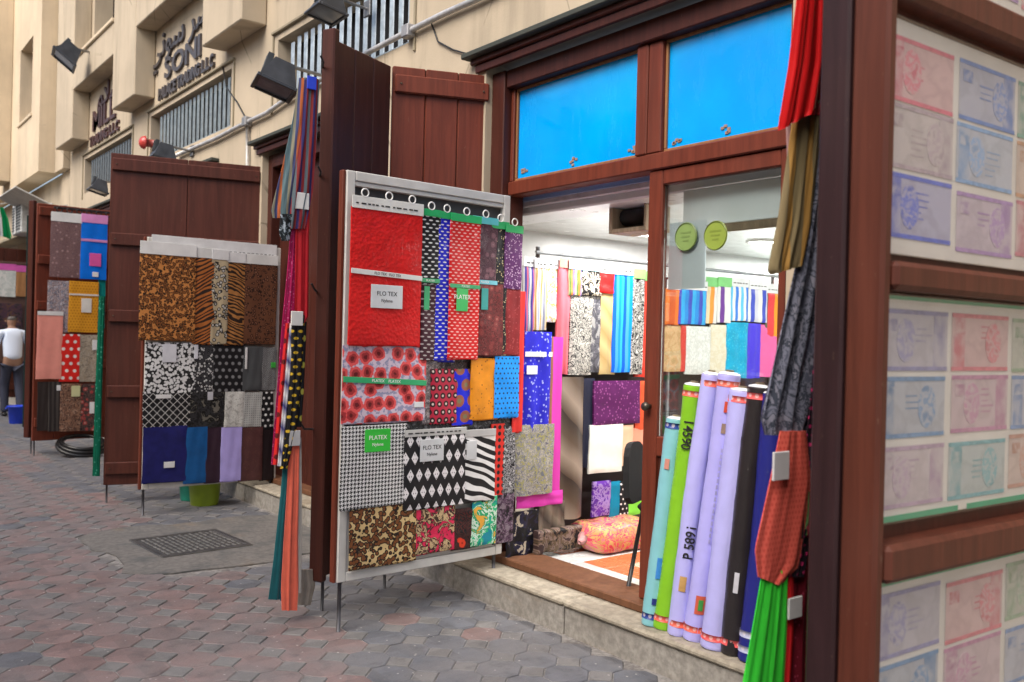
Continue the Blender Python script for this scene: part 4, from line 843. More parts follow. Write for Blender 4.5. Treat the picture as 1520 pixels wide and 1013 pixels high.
# ---- pieces hung on the free edge of the folded leaf ------------------------
def drape(name, label, pl, rows, mat, off=0.0, th=.012, folds=2, amp=.012, nu=14, nv=18, parts=(), group=None, cat='hanging fabric'):
    """rows: (left px, right px, py) from top to bottom, on plane pl"""
    W = []
    for (xl, xr, py, *dy) in rows:
        e = dy[0] if dy else 0
        a = pl.un(xl, py, off); b = pl.un(xr, py+e, off); W.append((a, b))
    r_ = random.Random(nsd()); ph = [r_.uniform(0, 6.3) for _ in range(6)]; vs = []; uv = []; n = nu+1
    for side in (1, 0):
        for j in range(nv+1):
            q = j/nv*(len(W)-1); k = min(int(q), len(W)-2); f = q-k
            (a0, a1), (b0, b1) = [(W[k][m][0]*(1-f)+W[k+1][m][0]*f, W[k][m][1]*(1-f)+W[k+1][m][1]*f) for m in (0, 1)]
            for i in range(n):
                t_ = i/nu; s = a0*(1-t_)+b0*t_; z = a1*(1-t_)+b1*t_
                amp_ = amp*.6; jv = j/nv; wr = t_+.05*math.sin(ph[1]+jv*2.2); tri = lambda q: 2/math.pi*math.asin(math.sin(q)*.97)
                fo = amp_*(tri(ph[0]+wr*folds*6.283)+.55*tri(ph[5]+wr*folds*11.3)+.3*math.sin(ph[2]+wr*folds*23))*(.6+.4*jv)+amp_*.3*math.sin(ph[2]+t_*folds*15+j*.12)
                vs.append(pl.P(s, z, off+fo+(min(th, .009) if side else 0)*(.4+.6*hump(t_, 6)))); uv.append((ph[3]+s+.15*t_*folds*amp*20, ph[4]+z))
    N = n*(nv+1); fs = []
    for j in range(nv):
        for i in range(nu): k = j*n+i; fs.append((k, k+n, k+n+1, k+1)); fs.append((N+k, N+k+1, N+k+n+1, N+k+n))
    base = pl.P((W[-1][0][0]+W[-1][1][0])/2, min(W[-1][0][1], W[-1][1][1]), off)
    o = thing(name, label, cat, base, group)
    rim(MB().add(vs, fs, uv), vs, uv, n, nu, nv, N).build('cloth', mat, o, True)
    for (x0, y0, x1, y1, c, nm) in parts:
        a = pl.un(x0, y0, off+th+amp+.004); b = pl.un(x1, y1, off+th+amp+.004); M = frame(pl.P(0, 0, off+th+amp*.8), pl.d, (0, 0, 1))
        MB().box((min(a[0], b[0]), min(a[1], b[1]), -.004), (max(a[0], b[0]), max(a[1], b[1]), .004), .002, M).build(nm, plastic(c, .4), o)
    return o
PL = Plane(2.0, 4.56, 0); GL = 'scarves hung on the folded leaf'
rodL = thing('hanger_bracket', 'thin iron brackets on the free edge of the dark folded leaf', 'bracket', (2.25, 4.56, 1.0))
for zz, x0 in ((3.02, 2.18), (2.42, 2.18), (1.78, 2.16), (1.02, 2.12)): MB().tube([(2.205, 4.63, zz), (x0, 4.565, zz+.01), (x0-.02, 4.56, zz+.04)], .006, 6).build('hook', metal((.1, .1, .1), .5), rodL, True)
def dL(label, rows, mat, **k): return drape('hanging_scarf', label, PL, rows, mat, group=GL, **k)
dL('orange and grey striped scarf bunch on the dark folded leaf', [(444, 470, 116), (434, 466, 180), (418, 456, 250), (402, 444, 312), (404, 442, 324)], cloth('stripes', (.5, .14, .05), (.14, .22, .24), (.10, .16, .18), (.3, .28, .2), (.08, .09, .2), s=9, coat=.05), off=.03, folds=2)
dL('dark red and navy scarf bunch with a blue tag on the dark folded leaf', [(452, 474, 118), (446, 470, 200), (434, 464, 285), (428, 452, 340)], cloth('stripes', (.04, .03, .12), (.2, .02, .025), (.10, .13, .15), (.22, .03, .03), s=10, coat=.05), off=.045, folds=2, parts=[(457, 112, 470, 134, (.01, .05, .6), 'tag')])
dL('black bundle end below the striped scarves on the dark folded leaf', [(416, 436, 318), (414, 432, 345), (418, 430, 358)], cloth('mottle', BLK, (.02, .03, .035), (.3, .35, .4), s=30, coat=.1), off=.05, folds=1, amp=.008)
dL('crimson narrow length with white card header on the dark folded leaf', [(440, 460, 290), (438, 458, 350), (437, 457, 470), (436, 452, 480)], cloth('plain', (.45, .012, .02), .3), off=.036, folds=2, amp=.008, parts=[(439, 285, 459, 312, (.72, .72, .7), 'header')])
dL('magenta sequined length on the dark folded leaf', [(434, 442, 300), (426, 440, 400), (418, 436, 480), (412, 430, 560), (402, 416, 690)], cloth('glit', (.4, .01, .09), (.6, .15, .3), s=60), off=.02, folds=2, amp=.007)
dL('red dotted strip hung beside the animal print board', [(424, 432, 480), (416, 427, 560), (405, 416, 690)], cloth('dots', (.6, .02, .02), (.1, .01, .01), s=18, r=.25), off=.034, folds=1, amp=.005)
dL('white and navy striped strip on the dark folded leaf', [(430, 437, 480), (421, 429, 580), (411, 418, 692)], cloth('bands', WHT, (.04, .04, .18), WHT, s=8), off=.04, folds=1, amp=.004)
dL('black strip with yellow chain print on the dark folded leaf', [(432, 452, 468), (430, 448, 560), (424, 440, 640), (416, 426, 696)], cloth('dash', BLK, (.65, .42, .03), s=12), off=.046, folds=2, amp=.008, parts=[(433, 462, 450, 484, (.7, .7, .68), 'header')])
dL('black strip with yellow spots beside the leaf stile', [(440, 455, 478), (437, 451, 580), (432, 447, 634)], cloth('dots', BLK, (.55, .5, .08), s=14, r=.22), off=.03, folds=1, amp=.005)
dL('teal towel at the foot of the dark folded leaf', [(424, 437, 640), (417, 434, 730), (406, 428, 830), (398, 424, 890)], cloth('plain', (.0, .085, .10), .3, coat=0.0, sheen=.4), off=.02, folds=2, amp=.008)
dL('coral towel with a grey edge at the foot of the dark folded leaf', [(429, 445, 648), (426, 444, 720), (421, 442, 800), (417, 442, 870), (418, 440, 906)], cloth('plain', (.72, .13, .075), .25, coat=0.0, sheen=.4), off=.034, folds=2, amp=.009, parts=[(430, 640, 446, 662, (.5, .5, .5), 'header')])
dL('pale grey towel beside the coral one', [(440, 447, 650), (440, 448, 760), (438, 447, 880)], cloth('plain', (.36, .34, .31), .2, coat=0.0, sheen=.4), off=.03, folds=1, amp=.006)
dL('navy towel between the teal and coral ones', [(428, 434, 660), (423, 430, 780), (416, 426, 892)], cloth('plain', (.012, .015, .05), .3, coat=0.0), off=.026, folds=1, amp=.005)
dL('grey cloth bag end below the dark folded leaf', [(443, 466, 845), (442, 468, 870), (440, 462, 898)], cloth('plain', (.33, .29, .24), .3, coat=0.0), off=-.05, folds=2, amp=.012)
dg = drape('hanging_scarf', 'green length down the edge of the wide brown shutter', Plane(2.14, 8.5, 0), [(147, 156, 440), (142, 152, 560), (137, 148, 707)], cloth('glit', (.0, .13, .07), (.05, .3, .2), s=30), folds=1, amp=.006, group=GL)
drape('hanging_scarf', 'dark green long strip on the weathered edge on leaf', Plane(2.0, 12.3, 0), [(40, 50, 320), (38, 48, 450), (33, 42, 634)], cloth('plain', (.008, .03, .028), .3, coat=.1), folds=1, amp=.006, group=GL)
# ---- rolls of cloth on the step ---------------------------------------------
rolls = [  # bottom px, bottom py(front), top py, radius, colour, label, bands, text
 (966, 916, 622, .046, (.22, .52, .58), 'short aqua fabric roll leaning by the door stile', [(.02, .05, .25)], None),
 (984, 928, 572, .048, (.22, .52, .02), 'lime green fabric roll with handwritten number', [(.7, .12, .08)], '14590'),
 (1005, 936, 556, .045, (.46, .45, .86), 'lavender fabric roll with handwritten number beside the lime one', [(.7, .12, .08)], 'P 5891'),
 (1029, 945, 556, .051, (.44, .42, .86), 'lavender fabric roll with red and brown stickers', [(.7, .12, .08)], None),
 (1059, 952, 580, .060, (.47, .46, .88), 'lavender fabric roll beside the black one', [(.72, .1, .1)], None),
 (1087, 960, 575, .053, (.022, .018, .02), 'black fabric roll with a red band', [(.72, .1, .1)], None),
 (1113, 968, 585, .052, (.016, .02, .20), 'navy blue fabric roll at the end of the row', [(.4, .42, .6)], None)]
for i, (bx, by, ty, r, c, lb, bands, txt) in enumerate(rolls):
    b = on(2, .178, bx, by); bx_ = 3.245+.012*(i % 2); b = Vector((bx_, on(0, bx_, bx, by).y, .180))
    tp = on(0, 3.395-r, (1003, 1030, 1056, 1083, 1103, 1128, 1150)[i], ty); ax = (tp-b).normalized(); L = (tp-b).length
    b2_ = b+Vector((r*.0, 0, 0))
    o = thing('fabric_roll', lb, 'fabric roll', b2_, 'rolls of cloth standing on the step')
    sidev_ = ax.cross(Vector((-.62, -.78, 0))).normalized(); seg = 20; tt = [0, .004, .01] + [k/14 for k in range(1, 14)] + [.99, .996, 1.0]; rr = []
    q_ = random.Random(i); rs = [r*(.93 if f < .001 or f > .999 else 1.0)*(1+q_.uniform(-.012, .012)) for f in tt]
    tt = [0, .004, .01] + [k/30 for k in range(1, 30)] + [.99, .996, 1.0]; q_ = random.Random(i); rs = [r*(.93 if f < .001 or f > .999 else 1.0) for f in tt]; bow = sidev_*(.008*math.sin(i*2.3)); rm = MB().tube([b2_+ax*(L*f)+bow*math.sin(math.pi*f) for f in tt], rs, seg); ph_ = [q_.uniform(0, 6.3) for _ in range(6)]
    for vi, v in enumerate(rm.v):
        h_ = (v-b2_).dot(ax); ce = b2_+ax*h_; ra = v-ce; an = 2*math.pi*(vi % seg)/seg
        k_ = 1+.024*math.sin(ph_[0]+h_*9+an*2)+.016*math.sin(ph_[1]+h_*23-an*3)+.014*math.sin(ph_[2]+h_*41+an*5)+.008*math.sin(ph_[3]+h_*90+an)
        rm.v[vi] = ce+ra*k_
    rm.build('cloth', cloth('plain', c, .1, coat=.7, rough=.5), o, True)
    MB().tube([b2_+ax*(L-.001), b2_+ax*(L+.02)], r*.38, 12).build('core', paint((.45, .36, .24), .8), o, True)
    MB().tube([b2_+ax*(L*.999), b2_+ax*(L+.006), b2_+ax*(L+.012)], [r*1.0, r*.9, r*.45], 12).build('plastic_end', paint((.75, .76, .80), .2, 0.0, .1, .2), o, True)
    for bc in bands:
        for f in (.045, .965 if i != 6 else .1): MB().tube([b2_+ax*(L*f-.014), b2_+ax*(L*f+.014)], r*1.03, seg).build('band', cloth('dots', bc, lin((bc[0]*.5+.4, bc[1]*.5+.35, bc[2]*.5+.35), 1), s=30, r=.25, coat=.5), o, True)
    toc = Vector((-.62, -.78, 0)); toc = (toc-ax*toc.dot(ax)).normalized(); sidev = ax.cross(toc).normalized()
    def wrap(mb_, f, lift, turn=0.0, flip=1):
        for vi, v in enumerate(mb_.v):
            an = -v.y/r*flip+turn; hh_ = L*f+v.x*flip; ce = b2_+ax*hh_
            mb_.v[vi] = ce+(toc*math.cos(an)+sidev*math.sin(an))*(r*1.055+lift+v.z)
        return mb_
    def patch(f, w_, h_, cc, nm='sticker', turn=0.0):
        g_ = MB(); m_ = 6
        g_.add([(x_, -w_/2+w_*k/m_, 0) for x_ in (-h_/2, h_/2) for k in range(m_+1)], [(k, k+1, m_+2+k, m_+1+k) for k in range(m_)])
        wrap(g_, f, .002 if nm == 'sticker' else .004, turn).build(nm, paint(cc, .4), o)
    if i == 0: patch(.28, .025, .10, (.05, .25, .7)); patch(.12, .03, .03, (.02, .03, .2)); patch(.78, .022, .05, (.6, .25, .2), turn=-.5)
    if i == 3: patch(.88, .03, .05, (.6, .07, .03)); patch(.80, .03, .045, (.32, .22, .16)); patch(.14, .045, .085, (.55, .10, .05)); patch(.14, .02, .05, (.05, .28, .05), 'sticker_motif')
    if i == 2: patch(.20, .03, .07, (.5, .3, .1), turn=-.3)
    if i == 5: patch(.27, .02, .09, (.6, .6, .66), turn=-.5)
    if txt:
        tm = text_mb(txt, .058, Matrix.Identity(4), .0006, 'CENTER', .001)[0]; wrap(tm, .80 if i == 1 else .36, .004, -.25 if i == 1 else -.1, -1 if i == 1 else 1).build('handwriting', m_dark, o)
    if i == 3:
        for k in range(16):
            g_ = MB().add([(-.22+k*.028, -.004, 0), (-.22+k*.028+.018, -.004, 0), (-.22+k*.028+.018, .004, 0), (-.22+k*.028, .004, 0)], [(0, 1, 2, 3)]); wrap(g_, .55, .001).build('faint_print', paint((.36, .34, .58), .6), o)
# ---- shutter with banknote posters ------------------------------------------
PN = Plane(2.15, 1.27, -2.0)
nl = thing('shutter', 'panelled shutter with glazed posters of old banknotes', 'shutter', PN.P(.5, .3), 'folding timber shutters')
MN = frame(PN.P(0, 0), PN.d, (0, 0, 1)); NZ = [.97, 1.06, 1.71, 1.785, 2.47, 2.56]
box_n = lambda a, b, nm, m, ch=.006: MB().box(a, b, ch, MN).build(nm, m, nl)
m_nw = wood((.105, .029, .017), .45)
box_n((0, .12, -.085), (.042, 3.15, .022), 'stile', m_nw, .01); box_n((1.10, .12, -.085), (1.15, 3.15, .022), 'stile', m_nw)
for a, b in ((.16, .27), (.94, 1.04), (1.70, 1.775), (2.455, 2.55), (3.04, 3.15)): box_n((.043, a, -.06), (1.099, b, .035), 'rail', m_nw, .014)
box_n((.044, .13, -.055), (1.098, 3.14, -.035), 'panel', m_woodd, .003)
box_n((-.004, .10, -.18), (.03, 3.16, -.09), 'edge_post', wood((.035, .016, .018), .4), .008)
for k, (z0p, z1p, gn) in enumerate(((.285, .925, 1), (1.085, 1.690, 0), (1.80, 2.425, 0), (2.57, 3.02, 1))):
    ps = tag(MB().box((.05, z0p, -.030), (1.06, z1p, -.024), .002, MN).build('banknote_poster', paint((.70, .68, .64), .35, 0.0, .06, .04, 5), None, False, PN.P(.5, z0p)), ('lowest banknote poster on the panelled shutter', 'banknote poster with pale notes and green tape along its edges', 'banknote poster with a bright red note and a vivid blue note', 'topmost banknote poster on the panelled shutter')[k], 'poster', 'banknote posters')
    rows = 3; hh = (z1p-z0p-.06)/rows; cols_ = [[(.58, .15, .22), (.14, .24, .52), (.2, .36, .3)], [(.40, .33, .38), (.22, .36, .58), (.5, .3, .2)], [(.10, .15, .55), (.36, .24, .46), (.5, .2, .25)]] if k >= 2 else [[(.26, .26, .42), (.58, .20, .24), (.3, .4, .3)], [(.15, .27, .44), (.46, .24, .36), (.2, .3, .5)], [(.42, .32, .42), (.18, .38, .42), (.5, .3, .25)]]
    for j in range(rows):
        for i in range(3):
            a = .072+i*.352+rnd.uniform(-.006, .006); zt_ = z1p-.03-j*hh-rnd.uniform(0, .015); h_ = min(.18, hh-.016); w_ = .325; c = cols_[j][i % 3]; bl = tuple(.6*q+.4*e for q, e in zip((.66, .62, .6), c))
            nt = MB().add([MN @ Vector(q) for q in ((a, zt_-h_, -.0228), (a+w_, zt_-h_, -.0228), (a+w_, zt_, -.0228), (a, zt_, -.0228))], [(0, 1, 2, 3)], [(0+k, j), (w_+k, j), (w_+k, j+h_), (k, j+h_)]).build('note', cloth('soft', bl, lin(bl, .88), tuple(.6*q+.4*e for q, e in zip((.68, .65, .62), c)), bl, s=9, coat=0.0, rough=.35), ps)
            e = .012
            for (x0, y0, x1, y1) in ((a, zt_-e, a+w_, zt_), (a, zt_-h_, a+w_, zt_-h_+e)): MB().box((x0, y0, -.0226), (x1, y1, -.0218), 0, MN).build('note_border', cloth('mottle', c, lin(c, 1.2), s=30, coat=0.0, rough=.4), nt)
            fx = a+w_*(.78 if (i+j+k) % 2 else .04); MB().box((fx, zt_-h_+e, -.0227), (fx+w_*.18, zt_-e, -.0221), 0, MN).build('note_field', cloth('soft', c, tuple(.5*q+.5*e for q, e in zip(bl, c)), bl, s=14, coat=0.0, rough=.4), nt)
            f0 = rnd.uniform(.26, .5); z0f = rnd.uniform(.22, .4)
            for ql in range(rnd.randint(2, 5)): MB().box((a+w_*(f0+rnd.uniform(0, .03)), zt_-h_*(z0f+.1*ql), -.0227), (a+w_*(f0+rnd.uniform(.14, .28)), zt_-h_*(z0f+.1*ql)+rnd.uniform(.003, .006), -.0222), 0, MN).build('fine_print', cloth('soft', tuple(.55*q+.45*e for q, e in zip(bl, c)), c, s=12, coat=0.0, rough=.4), nt)
            oc = (a+w_*(.72 if (i+j) % 2 else .35), zt_-h_*.5); ov = [(oc[0]+.045*math.cos(t_*.3491), oc[1]+.06*math.sin(t_*.3491)) for t_ in range(18)]
            MB().prism(ov, MN @ Matrix.Translation((0, 0, -.0224)), .0008).build('vignette', cloth('soft', c, bl, lin(c, 1.2), bl, s=26, coat=0.0, rough=.4), nt)
            MB().box((a+w_*.06, zt_-h_*.36, -.0224), (a+w_*.22, zt_-h_*.16, -.0217), 0, MN).build('note_number', cloth('soft', lin(c, .9), bl, s=30, coat=0.0, rough=.4), nt)
    gt = plastic((.02, .36, .20), .4)
    tp_ = []
    if k in (0, 1): tp_.append((.05, z1p-.010, 1.06, z1p))
    if k == 1: tp_ += [(.05, z0p, .48, z0p+.016), (.53, z0p, 1.06, z0p+.016), (.05, z0p+.017, .075, z0p+.06)]
    if k in (0, 3): tp_.append((.05, z0p+.017, .06, z1p-.02))
    for (x0, y0, x1, y1) in tp_: MB().box((x0, y0, -.0238), (x1, y1, -.0225), 0, MN).build('green_tape', gt, ps)
    MB().box((.047, z0p-.004, -.0165), (1.063, z1p+.004, -.0145), 0, MN).build('cover_sheet', film(), ps)
    for q in ((.056, z1p-.015), (.056, z0p+.012)): MB().lathe([(.001, 0), (.006, 0), (.005, .003), (.001, .004)], MN @ Vector((q[0], q[1], -.0144)), 8, Matrix((PN.d, Vector((0, 0, 1)), PN.n)).transposed()).build('tack', metal((.3, .25, .2), .4), ps)
PB = Plane(2.31, 1.47, -2.0); bl_ = thing('shutter', 'dark battened shutter leaf folded behind the banknote shutter', 'shutter', PB.P(.5, .2), 'folding timber shutters'); MBk = frame(PB.P(0, 0), PB.d, (0, 0, 1))
for k in range(5): MB().box((k*.2+.001, .15, -.04), (k*.2+.199, 3.1, 0), .005, MBk).build('plank', wood((.03, .012, .01), .45), bl_)
for z in (.35, 1.28, 1.80, 2.6): MB().box((.0, z, .001), (.98, z+.09, .035), .008, MBk).build('batten', wood((.12, .04, .025), .45), bl_)
# ---- cloth hung beside it -----------------------------------------------------
hb = thing('hanger_bracket', 'iron rod carrying the cloth bunch beside the banknote shutter', 'bracket', (2.35, 1.7, 2.7))
for zz in (2.75, 2.95): MB().tube([(2.3, 1.48, zz), (2.42, 1.75, zz+.02)], .008, 8).build('rod', metal((.08, .08, .08), .5), hb, True)
PR = Plane(2.0, 1.72, 0); GR = 'cloth bunch beside the banknote shutter'
def dR(label, rows, mat, **k): return drape('hanging_cloth', label, PR, rows, mat, group=GR, nu=24, nv=22, **k)
dR('scarlet satin length high beside the banknote shutter', [(1190, 1224, -120, -10), (1184, 1222, 0, -6), (1172, 1220, 100, -14), (1156, 1210, 188, -28), (1156, 1206, 194, -28)], cloth('plain', (.58, .012, .014), .12, coat=.1, rough=.45), off=.06, th=.03, folds=3, amp=.012)
dR('dark red fold behind the scarlet length', [(1216, 1236, -120), (1212, 1234, 0), (1202, 1226, 130), (1196, 1216, 172)], cloth('plain', (.25, .012, .015), coat=.1), off=.04, folds=2, amp=.01)
dR('navy and copper striped length beside the scarlet one', [(1224, 1246, -120), (1224, 1244, 0), (1216, 1238, 120, -8), (1210, 1236, 140, -10)], cloth('stripes', (.03, .025, .25), (.35, .15, .06), s=9, coat=.1), off=.02, folds=2, amp=.008)
dR('khaki and old gold lengths below the scarlet one', [(1180, 1222, 150), (1168, 1216, 240), (1156, 1206, 330), (1141, 1192, 402, -14), (1143, 1190, 408, -14)], cloth('stripes', (.24, .19, .10), (.22, .17, .09), (.45, .25, .07), s=7.5, coat=.05, wob=.004), off=.035, th=.02, folds=3, amp=.010)
dR('pale pink lining beside the khaki lengths', [(1166, 1178, 186), (1168, 1176, 240), (1160, 1168, 320)], cloth('plain', (.5, .3, .3), coat=0.0), off=.02, folds=1, amp=.004)
dR('slate blue crinkled lace length beside the fabric rolls', [(1212, 1240, 190), (1200, 1240, 280), (1178, 1238, 400), (1152, 1230, 520), (1130, 1214, 618), (1136, 1206, 646)], cloth('mottle', (.10, .11, .16), (.2, .21, .28), (.06, .07, .10), (.26, .26, .33), s=16, coat=.05), off=.03, th=.03, folds=4, amp=.016)
dR('black lace fold behind the slate blue length', [(1226, 1246, 130), (1224, 1246, 300), (1206, 1240, 460), (1196, 1226, 640)], cloth('mottle', BLK, (.02, .02, .025), (.06, .06, .07), s=20, coat=.05), off=.0, folds=2, amp=.010)
dR('magenta and black beaded strips beside the black lace', [(1212, 1230, 400), (1208, 1230, 520), (1196, 1222, 640), (1178, 1210, 740), (1154, 1190, 856)], cloth('dash', (.02, .012, .02), (.5, .03, .14), s=16, coat=.1), off=.045, folds=3, amp=.010)
dR('coral lace piece with a scalloped edge and white card', [(1158, 1196, 640), (1142, 1204, 715), (1120, 1184, 815, 26), (1124, 1156, 856, 14)], cloth('dots', (.74, .13, .095), (.62, .08, .06), s=60, r=.3, coat=.05), off=.055, th=.02, folds=2, amp=.005, parts=[(1150, 672, 1172, 712, (.66, .64, .66), 'card')])
dR('neon green satin length at the foot of the bunch', [(1130, 1168, 846), (1116, 1166, 930), (1104, 1162, 1010), (1092, 1160, 1100)], cloth('plain', (.05, .66, .05), .15, coat=.1, rough=.45), off=.05, th=.02, folds=3, amp=.009)
dR('bright red fold beside the neon green length', [(1160, 1176, 850), (1156, 1176, 930), (1150, 1172, 1010), (1145, 1172, 1100)], cloth('plain', (.6, .015, .02), coat=.1), off=.04, folds=2, amp=.008)
dR('wine red sequined net with a silver tag', [(1180, 1216, 760), (1172, 1220, 860), (1164, 1222, 960), (1160, 1224, 1100)], cloth('glit', (.16, .008, .02), (.4, .05, .1), s=50, r=.26, coat=.1), off=.03, th=.02, folds=3, amp=.014, parts=[(1173, 890, 1192, 916, (.6, .6, .62), 'tag')])
dR('black and olive folded remnant above the wine red net', [(1180, 1216, 735, -12), (1182, 1212, 770, -10), (1184, 1200, 800, -10)], cloth('stripes', (.02, .02, .02), (.08, .16, .06), (.25, .02, .04), s=14), off=.05, folds=2, amp=.006)
# ---- small things on the wall --------------------------------------------------
def flood(label, c, yaw, pitch, k=1.0, glow=False):
    o = thing('floodlight', label, 'floodlight', c, 'floodlights on the wall'); M = Matrix.Translation(c) @ Matrix.Rotation(yaw, 4, 'Z') @ Matrix.Rotation(pitch, 4, 'Y') @ Matrix.Scale(k, 4)
    w0, h0, w1, h1, d = .19, .15, .11, .08, .20
    vs = [(-d/2, -w0, -h0), (-d/2, w0, -h0), (-d/2, w0, h0), (-d/2, -w0, h0), (d/2, -w1, -h1), (d/2, w1, -h1), (d/2, w1, h1), (d/2, -w1, h1)]
    MB().add([M @ Vector(v) for v in vs], [(0, 1, 2, 3), (4, 7, 6, 5), (0, 4, 5, 1), (1, 5, 6, 2), (2, 6, 7, 3), (3, 7, 4, 0)]).build('housing', paint((.045, .05, .06), .45, .3, .2), o)
    fr = MB()
    for a, b in (((-w0-.02, -h0-.02), (w0+.02, -h0+.012)), ((-w0-.02, h0-.012), (w0+.02, h0+.02)), ((-w0-.02, -h0+.013), (-w0+.012, h0-.013)), ((w0-.012, -h0+.013), (w0+.02, h0-.013))): fr.box((-d/2-.03, *a), (-d/2-.002, *b), .004, M)
    fr.build('front_frame', paint((.05, .055, .065), .4, .4), o); MB().box((-d/2-.014, -w0+.013, -h0+.014), (-d/2-.006, w0-.013, h0-.014), 0, M).build('glass', paint((.18, .21, .25), .1), o)
    for q in (-.06, 0, .06): MB().box((-.02, q-.004, h1+.01), (d/2+.03, q+.004, h1+.06), .002, M).build('cooling_fin', paint((.05, .055, .06), .5, .3), o)
    e = M @ Vector((d/2, 0, 0)); MB().tube([e, Vector((XW-.05, e.y+.02, e.z-.02)), Vector((XW+.002, e.y+.02, e.z-.02))], .016*k, 8).build('arm', metal((.35, .35, .36), .5), o, True)
    wp = Vector((XW-.008, e.y+.02, e.z-.02)); MB().box(wp-Vector((.012, .05, .06)), wp+Vector((.007, .05, .06)), .004).build('wall_plate', metal((.2, .2, .2), .5), o)
    return o
flood('black floodlight on an arm above the lettered conduit drop beside the striped scarves', on(0, 2.82, 414, 112), R(-14), R(-72), .94)
flood('grey floodlight high on the wall between the two lettered signs', on(0, 2.80, 104, 80), R(-8), R(-52), 1.08)
flood('dark floodlight just over the top of the wide brown shutter', on(0, 2.98, 243, 226), R(-4), R(-80), .8)
flood('pale floodlight under the ventilation grille edge near the first shop', on(0, 2.96, 488, 6), R(-4), R(-78), .7)
flood('small floodlight over the third shutter', on(0, 2.9, 148, 276), R(-4), R(-75), .7)
c = on(0, 3.2, 215, 212); o = thing('alarm_bell', 'round red alarm bell on the wall above the wide brown shutter', 'bell', c)
MB().lathe([(.001, .07), (.035, .065), (.065, .045), (.08, .015), (.085, 0), (.001, -.005)], c, 20, Matrix.Rotation(R(-90), 3, 'Y')).build('dome', plastic((.52, .06, .05), .3), o, True); MB().tube([c, Vector((XW+.001, c.y, c.z))], .05, 12).build('mount', plastic((.3, .05, .04)), o, True)
# air conditioner, sloped awning board and flag far down the lane
c = on(0, 2.9, 34, 325); o = thing('air_conditioner', 'grey air conditioning unit with a dark vent on the far wall', 'air conditioner', c)
MB().box(c+Vector((-.1, -.42, -.28)), c+Vector((.40, .42, .28)), .02).build('casing', metal((.5, .52, .52), .5, .2), o)
for k in range(9): MB().box(c+Vector((-.112, -.38, -.22+k*.05)), c+Vector((-.101, .38, -.195+k*.05)), .002).build('vent_slat', paint((.06, .065, .07), .5), o)
MB().box(c+Vector((-.125, -.03, -.28)), c+Vector((-.1125, .03, .3)), .003).build('guard', m_white, o)
a = on(0, 2.75, 30, 298); o = thing('awning_board', 'pale sloped awning board above the air conditioning unit', 'awning', a); M = Matrix.Translation(a) @ Matrix.Rotation(R(24), 4, 'Y')
MB().box((-.25, -.95, -.012), (.38, .75, .012), .004, M).build('sheet', paint((.5, .5, .47), .6), o); MB().box((.36, -.95, -.05), (.40, .75, -.013), .004, M).build('batten', metal((.3, .3, .3)), o)
for q in (-.8, .6): MB().tube([M @ Vector((.38, q, 0)), Vector((3.35, a.y+q, a.z-.1))], .018, 6).build('bracket', metal((.3, .3, .3)), o)
drape('flag', 'small green flag hanging at the far end of the lane', Plane(1.75, 19.4, 10), [(-14, 4, 308), (-10, 12, 325), (-8, 18, 348, 8)], cloth('stripes', (.0, .25, .08), (.02, .3, .1), (.6, .6, .6), s=2, coat=0.0), folds=2, amp=.04, cat='flag')
fp = thing('flag_pole', 'thin pole of the green flag far down the lane', 'pole', (1.7, 19.4, 3.7)); q0 = Plane(1.75, 19.4, 10).un(-14, 306); q1 = Plane(1.75, 19.4, 10).P(q0[0], q0[1]); MB().tube([q1, Vector((3.35, 19.75, q1.z+.25))], .015, 6).build('pole', m_steel, fp)
for k, (lb, pts, r_) in enumerate((('loose black cable sagging across the pier beside the alarm bell', ((330, 95), (336, 130), (352, 152), (367, 180)), .008), ('thin black cable running down the wall beside the first lintel', ((640, 34), (650, 62), (672, 74), (706, 84)), .006))):
    q = [on(0, 3.288, *p_) for p_ in pts]; tag(MB().tube(q, r_, 6).build('cable', m_black, None, True, q[0]), lb, 'cable', 'loose cables on the wall')
# ---- things on the ground -------------------------------------------------------
def tub(label, c, r, h, cc):
    o = thing('tub', label, 'tub', c, 'plastic tubs under the boards')
    MB().lathe([(r*.80, 0), (r*.82, .004), (r*.97, h*.93), (r*1.05, h*.94), (r*1.05, h), (r*.93, h), (r*.78, .012), (.001, .011)], c, 26).build('body', plastic(cc, .35), o, True)
    for s_ in (-1, 1): MB().tube([Vector(c)+Vector((s_*r*1.03, -.04, h*.9)), Vector(c)+Vector((s_*r*1.18, 0, h*.82)), Vector(c)+Vector((s_*r*1.03, .04, h*.9))], .008, 6).build('handle', plastic(cc, .35), o, True)
tub('lime green plastic tub under the animal print board', (2.80, 8.05, 0), .145, .23, (.30, .42, .03)); tub('teal plastic tub behind the lime green one', (2.80, 8.34, 0), .14, .25, (.02, .28, .2))
tub('blue plastic bucket beside the walking man', (2.62, 16.2, 0), .15, .28, (.01, .05, .6))
o = thing('hose_coil', 'black rubber hose coil on the paving under the third shutter', 'hose', (2.62, 11.85, 0))
c = Vector((2.62, 11.85, .12))
for k in range(3): MB().tube([c+Vector(((.28-.03*k)*math.cos(a_*.2618), .22*math.sin(a_*.2618), .02*k+(.10-.02*k)*math.sin(a_*.2618)-.0)) for a_ in range(25)], .022, 8, False).build('loop', plastic((.015, .015, .016), .35), o, True)
